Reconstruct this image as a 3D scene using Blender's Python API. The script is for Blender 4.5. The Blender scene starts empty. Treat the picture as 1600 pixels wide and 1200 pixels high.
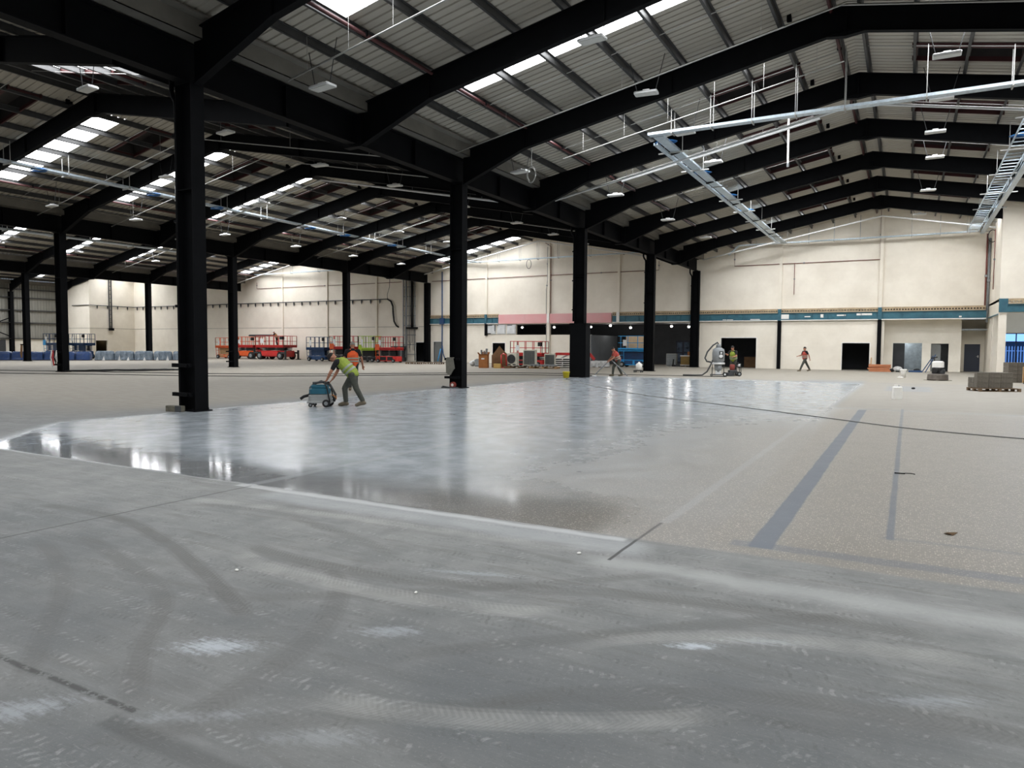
import bpy, bmesh, math, random
from math import sin, cos, pi, radians
from mathutils import Vector, Matrix
random.seed(7)
SC = bpy.context.scene
COL = SC.collection

# ------------------------------------------------------------------ camera, world, exposure
S, W = 11.5176, 26.2142            # column spacing along the hall (Y), bay width (X)
H = S / 2
CAM = Vector((14.9448, -11.3181, 1.6))
yaw, pit, rol = radians(28.9013), radians(3.0315), radians(0.3836)
F = Vector((-sin(yaw) * cos(pit), cos(yaw) * cos(pit), -sin(pit)))
R = Vector((cos(yaw), sin(yaw), 0)); U = R.cross(F)
R2 = R * cos(rol) + U * sin(rol); U2 = U * cos(rol) - R * sin(rol)
cd = bpy.data.cameras.new('camera'); cam = bpy.data.objects.new('camera', cd); COL.objects.link(cam)
cd.sensor_width = 36; cd.lens = 1119.2257 / 1600 * 36; cd.clip_start = .05; cd.clip_end = 400
m = Matrix((R2, U2, -F)).transposed().to_4x4(); m.translation = CAM
cam.matrix_world = m
SC.camera = cam

SC.view_settings.view_transform = 'Standard'; SC.view_settings.look = 'None'
SC.view_settings.gamma = 1; SC.view_settings.use_curve_mapping = False
SC.view_settings.exposure = 1.1
SKY_L = 6.0          # radiance of the daylit rooflights
WASH_L = 6.0  # rooflights beside the gable wall, including an added strip
SKY_C = 12.0  # radiance raised towards the gable to lift the far walls
SKY_R = 9.5         # polished bay rooflights, radiance raised to light its end wall
SC.cycles.max_bounces = 8; SC.cycles.diffuse_bounces = 5; SC.cycles.glossy_bounces = 3
SC.cycles.transmission_bounces = 4; SC.cycles.caustics_reflective = False; SC.cycles.caustics_refractive = False
SC.cycles.sample_clamp_indirect = 6.0
SC.cycles.use_denoising = True

wd = bpy.data.worlds.new('overcast_sky'); SC.world = wd; wd.use_nodes = True
bg = wd.node_tree.nodes['Background']; bg.inputs[0].default_value = (.62, .78, 1, 1); bg.inputs[1].default_value = 1.0

# ------------------------------------------------------------------ materials
def lin(c):
    return tuple(((v / 255) / 12.92 if v / 255 <= .04045 else ((v / 255 + .055) / 1.055) ** 2.4) for v in c)
MATS = {}
def mat(name, rgb, rough=.6, metal=0, var=.08, scale=3.0, bump=0, emit=None, spec=.5, stretch=(1, 1, 1), rgb2=None, alpha=1, trans=0):
    """principled material with procedural mottling; rgb given as sRGB 0-255"""
    if name in MATS: return MATS[name]
    M = bpy.data.materials.new(name); M.use_nodes = True; nt = M.node_tree
    b = nt.nodes['Principled BSDF']
    c = lin(rgb); c2 = lin(rgb2) if rgb2 else tuple(max(0, v * (1 - var * 3)) for v in c)
    tc = nt.nodes.new('ShaderNodeTexCoord'); mp = nt.nodes.new('ShaderNodeMapping'); mp.inputs['Scale'].default_value = stretch
    nz = nt.nodes.new('ShaderNodeTexNoise'); nz.inputs['Scale'].default_value = scale; nz.inputs['Detail'].default_value = 5; nz.inputs['Roughness'].default_value = .65
    nt.links.new(tc.outputs['Object'], mp.inputs[0]); nt.links.new(mp.outputs[0], nz.inputs[0])
    cr = nt.nodes.new('ShaderNodeValToRGB')
    cr.color_ramp.elements[0].position = .32; cr.color_ramp.elements[1].position = .68
    cr.color_ramp.elements[0].color = (*c2, 1); cr.color_ramp.elements[1].color = (*c, 1)
    nt.links.new(nz.outputs['Fac'], cr.inputs[0]); nt.links.new(cr.outputs[0], b.inputs['Base Color'])
    b.inputs['Roughness'].default_value = rough; b.inputs['Metallic'].default_value = metal
    b.inputs['Specular IOR Level'].default_value = spec
    if trans: b.inputs['Transmission Weight'].default_value = trans
    if alpha < 1: b.inputs['Alpha'].default_value = alpha
    if bump:
        bp = nt.nodes.new('ShaderNodeBump'); bp.inputs['Strength'].default_value = bump; bp.inputs['Distance'].default_value = .02
        nt.links.new(nz.outputs['Fac'], bp.inputs['Height']); nt.links.new(bp.outputs[0], b.inputs['Normal'])
    if emit:
        b.inputs['Emission Color'].default_value = (*lin(emit[0]), 1); b.inputs['Emission Strength'].default_value = emit[1]
    MATS[name] = M
    return M

STEEL = mat('black_painted_steel', (11, 12, 15), .7, 0, .12, 2.5, .03, rgb2=(6, 7, 9), spec=.1)
STEEL2 = mat('dark_grey_galvanised', (92, 94, 98), .45, .35, .1, 4)
PURL = mat('purlin_grey', (74, 74, 74), .5, .3, .1, 3)
REDOX = mat('red_oxide_paint', (66, 26, 26), .6, 0, .1, 3)
SHEET = mat('liner_sheet', (178, 172, 160), .5, 0, .05, 1.2, 0, stretch=(.3, 3, 1))
SHEETG = mat('gutter_sheet', (124, 120, 112), .5, 0, .08, 1.5)
VENTD = mat('dark_vent_lining', (58, 54, 52), .7, 0, .1, 3)
WALLW = mat('painted_wall', (240, 233, 219), .75, 0, .03, .5, .02, rgb2=(226, 218, 203))
WALLB = mat('painted_block_wall', (238, 232, 219), .8, 0, .03, 1.2, .05, rgb2=(228, 222, 208))
WHITE = mat('white_paint', (238, 236, 230), .55, 0, .03, 4)
WHITEM = mat('white_metal', (225, 226, 226), .4, 0, .03, 4)
PIPEW = mat('pale_sprinkler_pipe', (168, 168, 165), .35, .2, .04, 4)
GALV = mat('galvanised_tray', (206, 220, 230), .35, .25, .1, 9)
TEAL = mat('teal_primer_steel', (58, 110, 124), .5, 0, .1, 1.7, .03, rgb2=(44, 88, 104))
CONC = mat('precast_plank', (188, 168, 138), .85, 0, .12, 3, .2, rgb2=(160, 142, 116))
HOLE = mat('dark_void', (22, 20, 18), .9)
PINK = mat('pink_fire_board', (226, 164, 164), .8, 0, .03, 1, rgb2=(220, 172, 172))
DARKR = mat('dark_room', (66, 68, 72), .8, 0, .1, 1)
GREYR = mat('grey_partition', (104, 108, 112), .8, 0, .06, 1)
CLAD = mat('ribbed_cladding', (150, 148, 140), .6, 0, .08, 1, stretch=(1, 6, .3))
ORANGE = mat('orange_paint', (226, 92, 34), .4, 0, .08, 4)
RED = mat('red_paint', (206, 44, 40), .4, 0, .08, 4)
BLUEP = mat('deep_blue_paint', (22, 66, 112), .4, 0, .1, 4)
BLUEL = mat('light_blue_paint', (44, 156, 220), .4, 0, .08, 4)
LIME = mat('lime_paint', (176, 208, 52), .45, 0, .08, 4)
BLACK = mat('black_rubber', (22, 22, 23), .7, 0, .1, 8)
DGREY = mat('dark_grey_plastic', (58, 60, 62), .55, 0, .1, 6)
MGREY = mat('mid_grey_plastic', (142, 146, 148), .5, 0, .08, 6)
WOOD = mat('pale_timber', (196, 158, 112), .8, 0, .12, 6, .1, stretch=(1, 8, 1))
WOODD = mat('weathered_timber', (120, 98, 74), .85, 0, .15, 6, .1, stretch=(1, 8, 1))
CARD = mat('cardboard', (178, 116, 66), .85, 0, .07, 4)
CARDB = mat('brown_board', (128, 96, 66), .85, 0, .1, 4)
BLUEW = mat('blue_film_wrap', (32, 66, 136), .3, 0, .25, 2, .6, stretch=(1, 1, 5), rgb2=(70, 88, 112))
FILM = mat('silver_film_wrap', (140, 152, 164), .22, .1, .25, 3, .8, stretch=(2, 2, .6), rgb2=(92, 104, 116))
FILMW = mat('white_film_wrap', (214, 214, 212), .3, 0, .15, 4, .6)
BLK = mat('dark_concrete_block', (112, 106, 96), .9, 0, .1, 9, .3)
YELL = mat('yellow_plastic', (214, 196, 40), .45, 0, .05, 4)
SKIN = mat('skin', (176, 122, 96), .6, 0, .05, 12)
HIVY = mat('hi_vis_yellow', (150, 168, 62), .75, 0, .1, 9, .2)
HIVO = mat('hi_vis_orange', (232, 92, 36), .75, 0, .1, 9, .2)
HIVR = mat('hi_vis_red', (186, 74, 60), .75, 0, .1, 9, .2)
BAND = mat('reflective_band', (150, 156, 140), .4, 0, .05, 9)
CLOTHD = mat('dark_work_cloth', (50, 52, 50), .9, 0, .12, 12, .2)
CLOTHG = mat('grey_work_trousers', (74, 76, 68), .9, 0, .12, 12, .2)
CLOTHB = mat('black_cloth', (22, 22, 25), .9, 0, .1, 12, .2)
HAIRD = mat('dark_hair', (34, 28, 24), .8, 0, .1, 30)
HAIRG = mat('grey_hair', (142, 138, 130), .8, 0, .1, 30)
SHOE = mat('tan_work_boots', (112, 102, 84), .8, 0, .1, 12)
TEALP = mat('teal_plastic', (26, 92, 112), .45, 0, .06, 6)
HOSE = mat('grey_hose', (70, 72, 72), .5, 0, .08, 20)
GLASS = mat('dark_glass', (30, 34, 44), .08, 0, .1, 2)
DOORB = mat('blue_grey_door', (58, 66, 84), .5, 0, .06, 3)
DOORG = mat('grey_door', (128, 130, 128), .6, 0, .06, 3)
FRAMEB = mat('navy_window_frame', (16, 24, 48), .4, 0, .05, 3)
LAMP = mat('lit_lamp', (255, 255, 255), .5, emit=((255, 252, 244), 6))
LENS = mat('unlit_diffuser', (206, 206, 202), .5, 0, .03, 6)
SILV = mat('foil_insulation', (176, 184, 190), .3, .5, .12, 3, .3)
YARD = mat('yard_concrete', (150, 158, 172), .9, 0, .1, 1)
FENCEM = mat('pale_fence_steel', (200, 212, 226), .5, 0, .05, 3)

def coursed(M, bw, bh, depth):
    nt = M.node_tree; b = nt.nodes['Principled BSDF']; tc = nt.nodes.new('ShaderNodeTexCoord'); sp = nt.nodes.new('ShaderNodeSeparateXYZ'); ad = nt.nodes.new('ShaderNodeMath'); cb_ = nt.nodes.new('ShaderNodeCombineXYZ')
    nt.links.new(tc.outputs['Object'], sp.inputs[0]); nt.links.new(sp.outputs[0], ad.inputs[0]); nt.links.new(sp.outputs[1], ad.inputs[1]); nt.links.new(ad.outputs[0], cb_.inputs[0]); nt.links.new(sp.outputs[2], cb_.inputs[1])
    br = nt.nodes.new('ShaderNodeTexBrick'); br.inputs['Scale'].default_value = 1; br.inputs['Brick Width'].default_value = bw; br.inputs['Row Height'].default_value = bh; br.inputs['Mortar Size'].default_value = .012; br.inputs['Mortar Smooth'].default_value = .4
    nt.links.new(cb_.outputs[0], br.inputs[0]); bp = nt.nodes.new('ShaderNodeBump'); bp.invert = True; bp.inputs['Strength'].default_value = depth; bp.inputs['Distance'].default_value = .02
    nt.links.new(br.outputs['Fac'], bp.inputs['Height']); nt.links.new(bp.outputs[0], b.inputs['Normal'])
coursed(WALLW, 6.5, .9, .35); coursed(WALLB, .45, .225, .3)
def skymat(name, L):
    M = bpy.data.materials.new(name); M.use_nodes = True; nt = M.node_tree
    for n in list(nt.nodes): nt.nodes.remove(n)
    o = nt.nodes.new('ShaderNodeOutputMaterial'); e = nt.nodes.new('ShaderNodeEmission')
    e.inputs[0].default_value = (*lin((250, 252, 255)), 1); e.inputs[1].default_value = L
    nt.links.new(e.outputs[0], o.inputs[0]); return M
SKYL = skymat('daylit_rooflight', SKY_L)
SKYR = skymat('polished_bay_rooflight', SKY_R)
SKYC = skymat('boosted_rooflight', SKY_C)
SKYW = skymat('daylit_rooflight_at_gable', WASH_L)

# ------------------------------------------------------------------ mesh helpers
class MB:
    def __init__(s): s.v = []; s.f = []; s.mi = []; s.smooth = False
    def add(s, v, f, mi=0):
        o = len(s.v); s.v += [tuple(p) for p in v]; s.f += [tuple(i + o for i in q) for q in f]; s.mi += [mi] * len(f); return s
    def box(s, x0, x1, y0, y1, z0, z1, mi=0):
        return s.add([(x0, y0, z0), (x1, y0, z0), (x1, y1, z0), (x0, y1, z0), (x0, y0, z1), (x1, y0, z1), (x1, y1, z1), (x0, y1, z1)],
                     [(0, 3, 2, 1), (4, 5, 6, 7), (0, 1, 5, 4), (1, 2, 6, 5), (2, 3, 7, 6), (3, 0, 4, 7)], mi)
    def cbox(s, c, d, mi=0):
        return s.box(c[0] - d[0] / 2, c[0] + d[0] / 2, c[1] - d[1] / 2, c[1] + d[1] / 2, c[2] - d[2] / 2, c[2] + d[2] / 2, mi)
    def rbox(s, x0, x1, y0, y1, z0, z1, b=.02, mi=0):
        """box with chamfered vertical edges and top edge"""
        def ring(i, z):
            return [(x0 + i + b, y0 + i, z), (x1 - i - b, y0 + i, z), (x1 - i, y0 + i + b, z), (x1 - i, y1 - i - b, z), (x1 - i - b, y1 - i, z), (x0 + i + b, y1 - i, z), (x0 + i, y1 - i - b, z), (x0 + i, y0 + i + b, z)]
        v = ring(0, z0) + ring(0, z1 - b) + ring(b, z1)
        f = [tuple(range(7, -1, -1)), tuple(range(16, 24))]
        for k in (0, 8):
            for i in range(8): j = (i + 1) % 8; f.append((k + i, k + j, k + 8 + j, k + 8 + i))
        return s.add(v, f, mi)
    def tube(s, path, r, n=8, mi=0, rs=None):
        P = [Vector(p) for p in path]; ring = []; v = []; f = []
        up = None
        for i, p in enumerate(P):
            t = (P[min(i + 1, len(P) - 1)] - P[max(i - 1, 0)]).normalized()
            if up is None or abs(up.dot(t)) > .98:
                up = Vector((0, 0, 1)) if abs(t.z) < .9 else Vector((1, 0, 0))
            a = t.cross(up).normalized(); b = a.cross(t).normalized(); up = b
            rr = rs[i] if rs else r
            v += [p + (a * cos(2 * pi * k / n) + b * sin(2 * pi * k / n)) * rr for k in range(n)]
        for i in range(len(P) - 1):
            for k in range(n):
                j = (k + 1) % n; f.append((i * n + k, i * n + j, i * n + n + j, i * n + n + k))
        f.append(tuple(range(n - 1, -1, -1))); e = (len(P) - 1) * n; f.append(tuple(range(e, e + n)))
        return s.add(v, f, mi)
    def bar(s, p0, p1, w, h=None, mi=0):
        h = h or w; P0, P1 = Vector(p0), Vector(p1); t = (P1 - P0).normalized()
        up = Vector((0, 0, 1)) if abs(t.z) < .95 else Vector((0, 1, 0))
        a = t.cross(up).normalized() * w / 2; b = a.cross(t).normalized() * h / 2
        v = [P + x * a + y * b for P in (P0, P1) for x, y in ((-1, -1), (1, -1), (1, 1), (-1, 1))]
        return s.add(v, [(3, 2, 1, 0), (4, 5, 6, 7), (0, 1, 5, 4), (1, 2, 6, 5), (2, 3, 7, 6), (3, 0, 4, 7)], mi)
    def lathe(s, prof, c=(0, 0, 0), axis='z', n=16, mi=0):
        v = []; f = []
        for r, z in prof:
            for k in range(n):
                a = 2 * pi * k / n; x, y = r * cos(a), r * sin(a)
                p = (x, y, z) if axis == 'z' else ((x, z, y) if axis == 'y' else (z, x, y))
                v.append((p[0] + c[0], p[1] + c[1], p[2] + c[2]))
        for i in range(len(prof) - 1):
            for k in range(n):
                j = (k + 1) % n; f.append((i * n + k, i * n + j, i * n + n + j, i * n + n + k))
        f.append(tuple(range(n - 1, -1, -1))); e = (len(prof) - 1) * n; f.append(tuple(range(e, e + n)))
        return s.add(v, f, mi)
    def prism(s, poly, a0, a1, axis='y', mi=0):
        """polygon in the plane across AXIS, extruded a0..a1"""
        n = len(poly)
        def P(u, w, a): return (u, a, w) if axis == 'y' else ((a, u, w) if axis == 'x' else (u, w, a))
        v = [P(u, w, a0) for u, w in poly] + [P(u, w, a1) for u, w in poly]
        f = [tuple(range(n)), tuple(range(2 * n - 1, n - 1, -1))] + [(i, i + n, (i + 1) % n + n, (i + 1) % n) for i in range(n)]
        return s.add(v, f, mi)
    def ell(s, c, r, n=12, m_=8, mi=0):
        v = []; f = []
        for i in range(1, m_):
            t = pi * i / m_
            for k in range(n):
                a = 2 * pi * k / n; v.append((c[0] + r[0] * sin(t) * cos(a), c[1] + r[1] * sin(t) * sin(a), c[2] + r[2] * cos(t)))
        for i in range(m_ - 2):
            for k in range(n):
                j = (k + 1) % n; f.append((i * n + k, i * n + n + k, i * n + n + j, i * n + j))
        t0 = len(v); v.append((c[0], c[1], c[2] + r[2])); v.append((c[0], c[1], c[2] - r[2])); e = (m_ - 2) * n
        for k in range(n):
            j = (k + 1) % n; f.append((t0, k, j)); f.append((t0 + 1, e + j, e + k))
        return s.add(v, f, mi)
    def cap(s, p0, p1, r0, r1, n=10, mi=0):
        """tapered limb with round ends"""
        P0, P1 = Vector(p0), Vector(p1); t = (P1 - P0).normalized()
        path = [P0 - t * r0 * .98, P0 - t * r0 * .7, P0, P1, P1 + t * r1 * .7, P1 + t * r1 * .98]
        return s.tube(path, 0, n, mi, rs=[r0 * .2, r0 * .7, r0, r1, r1 * .7, r1 * .2])
    def mesh(s, name, mats):
        me = bpy.data.meshes.new(name); me.from_pydata(s.v, [], s.f)
        for M in (mats if isinstance(mats, (list, tuple)) else [mats]): me.materials.append(M)
        if any(s.mi): me.polygons.foreach_set('material_index', s.mi)
        if s.smooth: me.polygons.foreach_set('use_smooth', [True] * len(s.f))
        me.update(); bm = bmesh.new(); bm.from_mesh(me); bmesh.ops.recalc_face_normals(bm, faces=bm.faces); bm.to_mesh(me); bm.free()
        return me

def link(name, me, parent=None, loc=(0, 0, 0), rz=0):
    o = bpy.data.objects.new(name, me); COL.objects.link(o)
    if parent: o.parent = parent
    o.location = loc; o.rotation_euler = (0, 0, rz); return o
def part(name, mb, M, parent, world=False, smooth=False):
    mb.smooth = smooth
    if world:
        L = parent.location
        mb.v = [(p[0] - L[0], p[1] - L[1], p[2] - L[2]) for p in mb.v]
    return link(name, mb.mesh(name, M), parent)
def thing(name, label, cat, loc=(0, 0, 0), rz=0, group=None):
    o = bpy.data.objects.new(name, None); COL.objects.link(o); o.empty_display_size = .1
    o.location = loc; o.rotation_euler = (0, 0, rz); return tag(o, label, cat, group)
def tag(o, label, cat, group=None):
    o['label'] = label; o['category'] = cat
    if group: o['group'] = group
    return o
def struct(name, mb, M, smooth=False):
    mb.smooth = smooth
    o = link(name, mb.mesh(name, M)); o['kind'] = 'structure'; return o
def sroot(name, loc=(0, 0, 0)):
    o = bpy.data.objects.new(name, None); COL.objects.link(o); o.location = loc; o['kind'] = 'structure'; return o
def dup(root, loc, rz=None, label=None, group=None):
    r = root.copy(); COL.objects.link(r); r.location = loc
    if rz is not None: r.rotation_euler = (0, 0, rz)
    if label: r['label'] = label
    if group: r['group'] = group
    for ch in list(root.children):
        c = ch.copy(); COL.objects.link(c); c.parent = r
        for g in ch.children:
            d = g.copy(); COL.objects.link(d); d.parent = c
    return r
ORD = ['first', 'second', 'third', 'fourth', 'fifth', 'sixth', 'seventh', 'eighth', 'ninth', 'tenth', 'eleventh', 'twelfth']

# ------------------------------------------------------------------ floor
def floor_material():
    M = bpy.data.materials.new('ground_concrete'); M.use_nodes = True; nt = M.node_tree; b = nt.nodes['Principled BSDF']
    def sock(n, v):
        if isinstance(v, (int, float)): n.default_value = v
        else: nt.links.new(v, n)
    def m(op, a, b_=0, c=None, clamp=False):
        n = nt.nodes.new('ShaderNodeMath'); n.operation = op; n.use_clamp = clamp
        sock(n.inputs[0], a); sock(n.inputs[1], b_)
        if c is not None: sock(n.inputs[2], c)
        return n.outputs[0]
    def ss(x, lo, hi):
        n = nt.nodes.new('ShaderNodeMapRange'); n.interpolation_type = 'SMOOTHSTEP'
        sock(n.inputs[0], x); n.inputs[1].default_value = lo; n.inputs[2].default_value = hi; n.inputs[3].default_value = 0; n.inputs[4].default_value = 1
        return n.outputs[0]
    geo = nt.nodes.new('ShaderNodeNewGeometry'); sp = nt.nodes.new('ShaderNodeSeparateXYZ'); nt.links.new(geo.outputs['Position'], sp.inputs[0])
    X, Y = sp.outputs[0], sp.outputs[1]
    def noise(scale, detail=4, rough=.6, rot=0, st=(1, 1, 1), off=0):
        mp = nt.nodes.new('ShaderNodeMapping'); mp.inputs['Rotation'].default_value = (0, 0, rot); mp.inputs['Scale'].default_value = st; mp.inputs['Location'].default_value = (off, off * .7, 0)
        nt.links.new(geo.outputs['Position'], mp.inputs[0])
        n = nt.nodes.new('ShaderNodeTexNoise'); n.inputs['Scale'].default_value = scale; n.inputs['Detail'].default_value = detail; n.inputs['Roughness'].default_value = rough
        nt.links.new(mp.outputs[0], n.inputs[0]); return n.outputs['Fac']
    def mix(fac, a, b_):
        n = nt.nodes.new('ShaderNodeMix'); n.data_type = 'RGBA'
        sock(n.inputs[0], fac)
        for k, v in ((6, a), (7, b_)):
            if isinstance(v, tuple): n.inputs[k].default_value = (*v, 1)
            else: nt.links.new(v, n.inputs[k])
        return n.outputs[2]
    mul = lambda a, b_: m('MULTIPLY', a, b_); add = lambda a, b_: m('ADD', a, b_); sub = lambda a, b_: m('SUBTRACT', a, b_)
    inv = lambda a: m('SUBTRACT', 1.0, a)
    def box(x0, x1, y0, y1, s=.05, wob=0):
        xx = add(X, mul(sub(wobn, .5), wob)) if wob else X; yy = add(Y, mul(sub(wobn2, .5), wob)) if wob else Y
        return mul(mul(ss(xx, x0 - s, x0 + s), inv(ss(xx, x1 - s, x1 + s))), mul(ss(yy, y0 - s, y0 + s), inv(ss(yy, y1 - s, y1 + s))))
    wobn = noise(1.3, 4); wobn2 = noise(1.7, 4, off=9)
    fine = noise(26, 5, .7); mid = noise(2.2, 6, .65); big = noise(.45, 4, .6, off=3)
    streak1 = noise(1.1, 6, .7, .45, (1, 9, 1)); streak2 = noise(1.4, 6, .7, -.5, (1, 10, 1), 5); streak3 = noise(3, 6, .75, 1.2, (1, 12, 1), 15)
    # general dusty slab
    dusty = mix(ss(mid, .3, .72), lin((122, 124, 123)), lin((144, 145, 143)))
    dusty = mix(mul(ss(streak1, .48, .7), .5), dusty, lin((112, 110, 106)))
    dusty = mix(mul(ss(streak2, .5, .75), .5), dusty, lin((160, 161, 160)))
    dusty = mix(mul(ss(streak3, .52, .75), .35), dusty, lin((106, 110, 112)))
    # foreground is darker and bluer in patches
    near = inv(ss(Y, -9.2, -6.2)); near2 = mul(near, ss(X, 9, 12))
    dusty = mix(mul(mul(near, ss(big, .42, .62)), .65), dusty, lin((90, 96, 99)))
    dusty = mix(mul(near, .42), dusty, lin((96, 98, 98)))
    # criss-crossed fine tread residue and grit
    def tread(rot, f, off, lo, k, colr_):
        global_u = add(mul(X, cos(rot)), mul(Y, sin(rot))); gv = sub(mul(Y, cos(rot)), mul(X, sin(rot)))
        band = ss(noise(2.6, 3, .5, -rot, (.35, 3.2, 1), off), lo, lo + .07)
        lug = ss(m('SINE', add(mul(global_u, f), mul(m('SINE', mul(gv, 70)), .6))), -.2, .6)
        brk = ss(noise(9, 5, .75, 0, (1, 1, 1), off + 3), .46, .64)
        return mul(mul(mul(band, lug), brk), k), colr_
    for a in ((.35, 150, 1, .54, .42, (84, 84, 82)), (-.45, 130, 7, .55, .4, (168, 170, 168)), (.95, 160, 13, .56, .38, (88, 90, 90)), (.15, 120, 21, .56, .4, (172, 172, 170)), (-.9, 140, 31, .57, .36, (90, 90, 88))):
        k_, c_ = tread(*a); dusty = mix(k_, dusty, lin(c_))
    grit = noise(60, 4, .8); dusty = mix(mul(ss(grit, .56, .72), .35), dusty, lin((178, 178, 174))); dusty = mix(mul(ss(noise(48, 4, .8, 0, (1, 1, 1), 4), .57, .72), .4), dusty, lin((78, 80, 80)))
    scr = noise(9, 5, .8, .5, (1, 14, 1), 40); dusty = mix(mul(ss(scr, .57, .7), .3), dusty, lin((180, 182, 182)))
    scr2 = noise(8, 5, .8, -.35, (1, 16, 1), 50); dusty = mix(mul(ss(scr2, .57, .7), .35), dusty, lin((84, 86, 86)))
    # sandy dust beyond the column row and at the far end
    sandy = mix(ss(streak1, .35, .7), lin((142, 136, 125)), lin((160, 155, 144)))
    far = m('MAXIMUM', mul(inv(ss(X, -2.2, .2)), ss(Y, -4, 1)), ss(Y, 24.5, 27))
    dusty = mix(far, dusty, sandy)
    # pale powder patches
    def spot(cx, cy, rx, ry, rot):
        dx = sub(X, cx); dy = sub(Y, cy); u = add(mul(dx, cos(rot)), mul(dy, sin(rot))); v = sub(mul(dy, cos(rot)), mul(dx, sin(rot)))
        u = m('DIVIDE', u, rx); v = m('DIVIDE', v, ry)
        d = m('SQRT', add(mul(u, u), mul(v, v)))
        return inv(ss(add(d, mul(sub(add(mul(streak3, .7), mul(fine, .5)), .6), 3.2)), .0, 1.0))
    for a, k in (((11.78, -8.82, .3, .13, .5), .75), ((13.98, -7.55, .17, .06, .45), .95), ((12.45, -8.2, .25, .1, .5), .4), ((11.6, -9.7, .3, .14, .9), .4), ((12.3, -9.35, .35, .08, .6), .25),
                 ((14.3, -7.3, .3, .07, .4), .4), ((12.9, -9.2, .3, .08, .5), .2), ((15.1, -7.6, .35, .08, .5), .3), ((12.3, -7.1, .5, .06, .3), .35)):
        dusty = mix(mul(spot(*a), k), dusty, lin((186, 192, 198)))
    # tyre tracks: y = g(x) or x = g(y), given as knots
    def track(axis, pts, w, k, tread=60, dark=(96, 95, 92), light=None):
        u, v = (X, Y) if axis == 'x' else (Y, X)
        p0, p1 = pts[0][0], pts[-1][0]; vs = [p[1] for p in pts]; lo, hi = min(vs) - .01, max(vs) + .01
        n = nt.nodes.new('ShaderNodeFloatCurve'); cv = n.mapping.curves[0]
        t = m('DIVIDE', sub(u, p0), p1 - p0, clamp=True); nt.links.new(t, n.inputs['Value'])
        q = [((a - p0) / (p1 - p0), (b2 - lo) / (hi - lo)) for a, b2 in pts]
        cv.points[0].location = q[0]; cv.points[1].location = q[-1]
        for a in q[1:-1]: cv.points.new(*a)
        n.mapping.update()
        g = add(mul(n.outputs[0], hi - lo), lo)
        d = m('ABSOLUTE', sub(v, g))
        inside = inv(ss(d, w / 2 - .03, w / 2 + .015))
        rng = mul(ss(u, min(p0, p1) + .0, min(p0, p1) + .25), inv(ss(u, max(p0, p1) - .25, max(p0, p1))))
        chev = m('SINE', add(mul(u, tread * 2.2), mul(d, tread * 1.6)))
        tr = add(.72, mul(ss(chev, -.3, .5), .28))
        edge = mul(ss(d, w * .28, w * .34), inv(ss(d, w * .38, w * .45)))
        msk = mul(mul(mul(inside, rng), sub(tr, mul(edge, .35))), k)
        msk = mul(msk, add(.45, mul(ss(mid, .35, .6), .55)))
        return msk
    T = [('x', [(7.4, -7.42), (8.6, -7.38), (9.45, -7.57), (10.48, -7.95), (11.1, -8.22), (11.7, -8.5)], .16, .62, 75),
         ('x', [(8.7, -8.1), (9.9, -8.56), (10.8, -9.15), (11.4, -9.6)], .17, .4, 70),
         ('x', [(8.9, -7.88), (10, -8.17), (10.84, -8.47), (11.5, -9.05), (12.1, -9.5)], .17, .45, 70),
         ('x', [(10.3, -7.35), (11.4, -7.5), (12.6, -7.25), (13.7, -6.9), (15.2, -6.75)], .2, .5, 90),
         ('x', [(11.2, -8.3), (12, -7.75), (12.9, -7.0), (13.8, -6.1)], .2, .38, 80),
         ('x', [(12.6, -8.5), (13.3, -7.85), (14.0, -7.2), (14.8, -6.6)], .2, .42, 80),
         ('x', [(8.6, -6.9), (9.6, -6.5), (10.6, -6.7), (11.7, -7.1)], .17, .35, 80),
         ('y', [(-9.6, 12.3), (-8.9, 12.25), (-8.2, 12.0), (-7.4, 11.2)], .2, .4, 70),
         ('x', [(13.2, -8.75), (13.9, -8.2), (14.6, -7.9), (15.6, -7.75)], .2, .4, 90),
         ('x', [(12.0, -9.75), (12.9, -9.0), (13.8, -8.4), (15.3, -7.9)], .2, .3, 90)]
    for a in T: dusty = mix(track(*a), dusty, lin((88, 87, 84)))
    T2 = [('x', [(10.4, -7.5), (11.4, -7.75), (12.3, -7.7), (13.2, -7.4)], .22, .5, 85), ('x', [(12.5, -9.0), (13.4, -8.75), (14.4, -8.1)], .2, .4, 95), ('x', [(8.4, -6.5), (10.4, -6.3), (12.4, -6.2)], .18, .45, 85),
          ('x', [(13.4, -7.9), (14.2, -7.3), (15.4, -7.0)], .2, .4, 95)]
    for a in T2: dusty = mix(track(*a), dusty, lin((172, 172, 168)))
    # polished zone
    cut = ss(add(sub(Y, -5.62), mul(inv(ss(X, 0, 7)), -.9)), -.06, .1)
    edge_n = mul(sub(wobn, .5), .9)
    polX = ss(add(X, edge_n), -.3, .25); polF = inv(ss(add(Y, mul(edge_n, 3)), 24.2, 25.6)); polR = inv(ss(X, 12.9, 13.6))
    yy = add(Y, mul(edge_n, .06))
    polY = ss(add(yy, mul(ss(X, 8, 1.5), -.0)), -5.72, -5.6)
    corner = ss(add(add(X, mul(Y, 1.0)), mul(edge_n, .4)), -3.6, -2.9)
    # the dull aggregate zone next to it
    aggR = mul(mul(ss(X, 12.9, 13.6), inv(ss(Y, 9.2, 10.4))), ss(yy, -5.9, -5.3))
    pol = mul(mul(polX, polF), mul(polY, corner))
    gl = mul(pol, polR)
    polc = mix(ss(mid, .3, .7), lin((146, 153, 158)), lin((170, 177, 182)))
    polc = mix(mul(ss(streak3, .5, .72), .4), polc, lin((150, 156, 160)))
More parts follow.
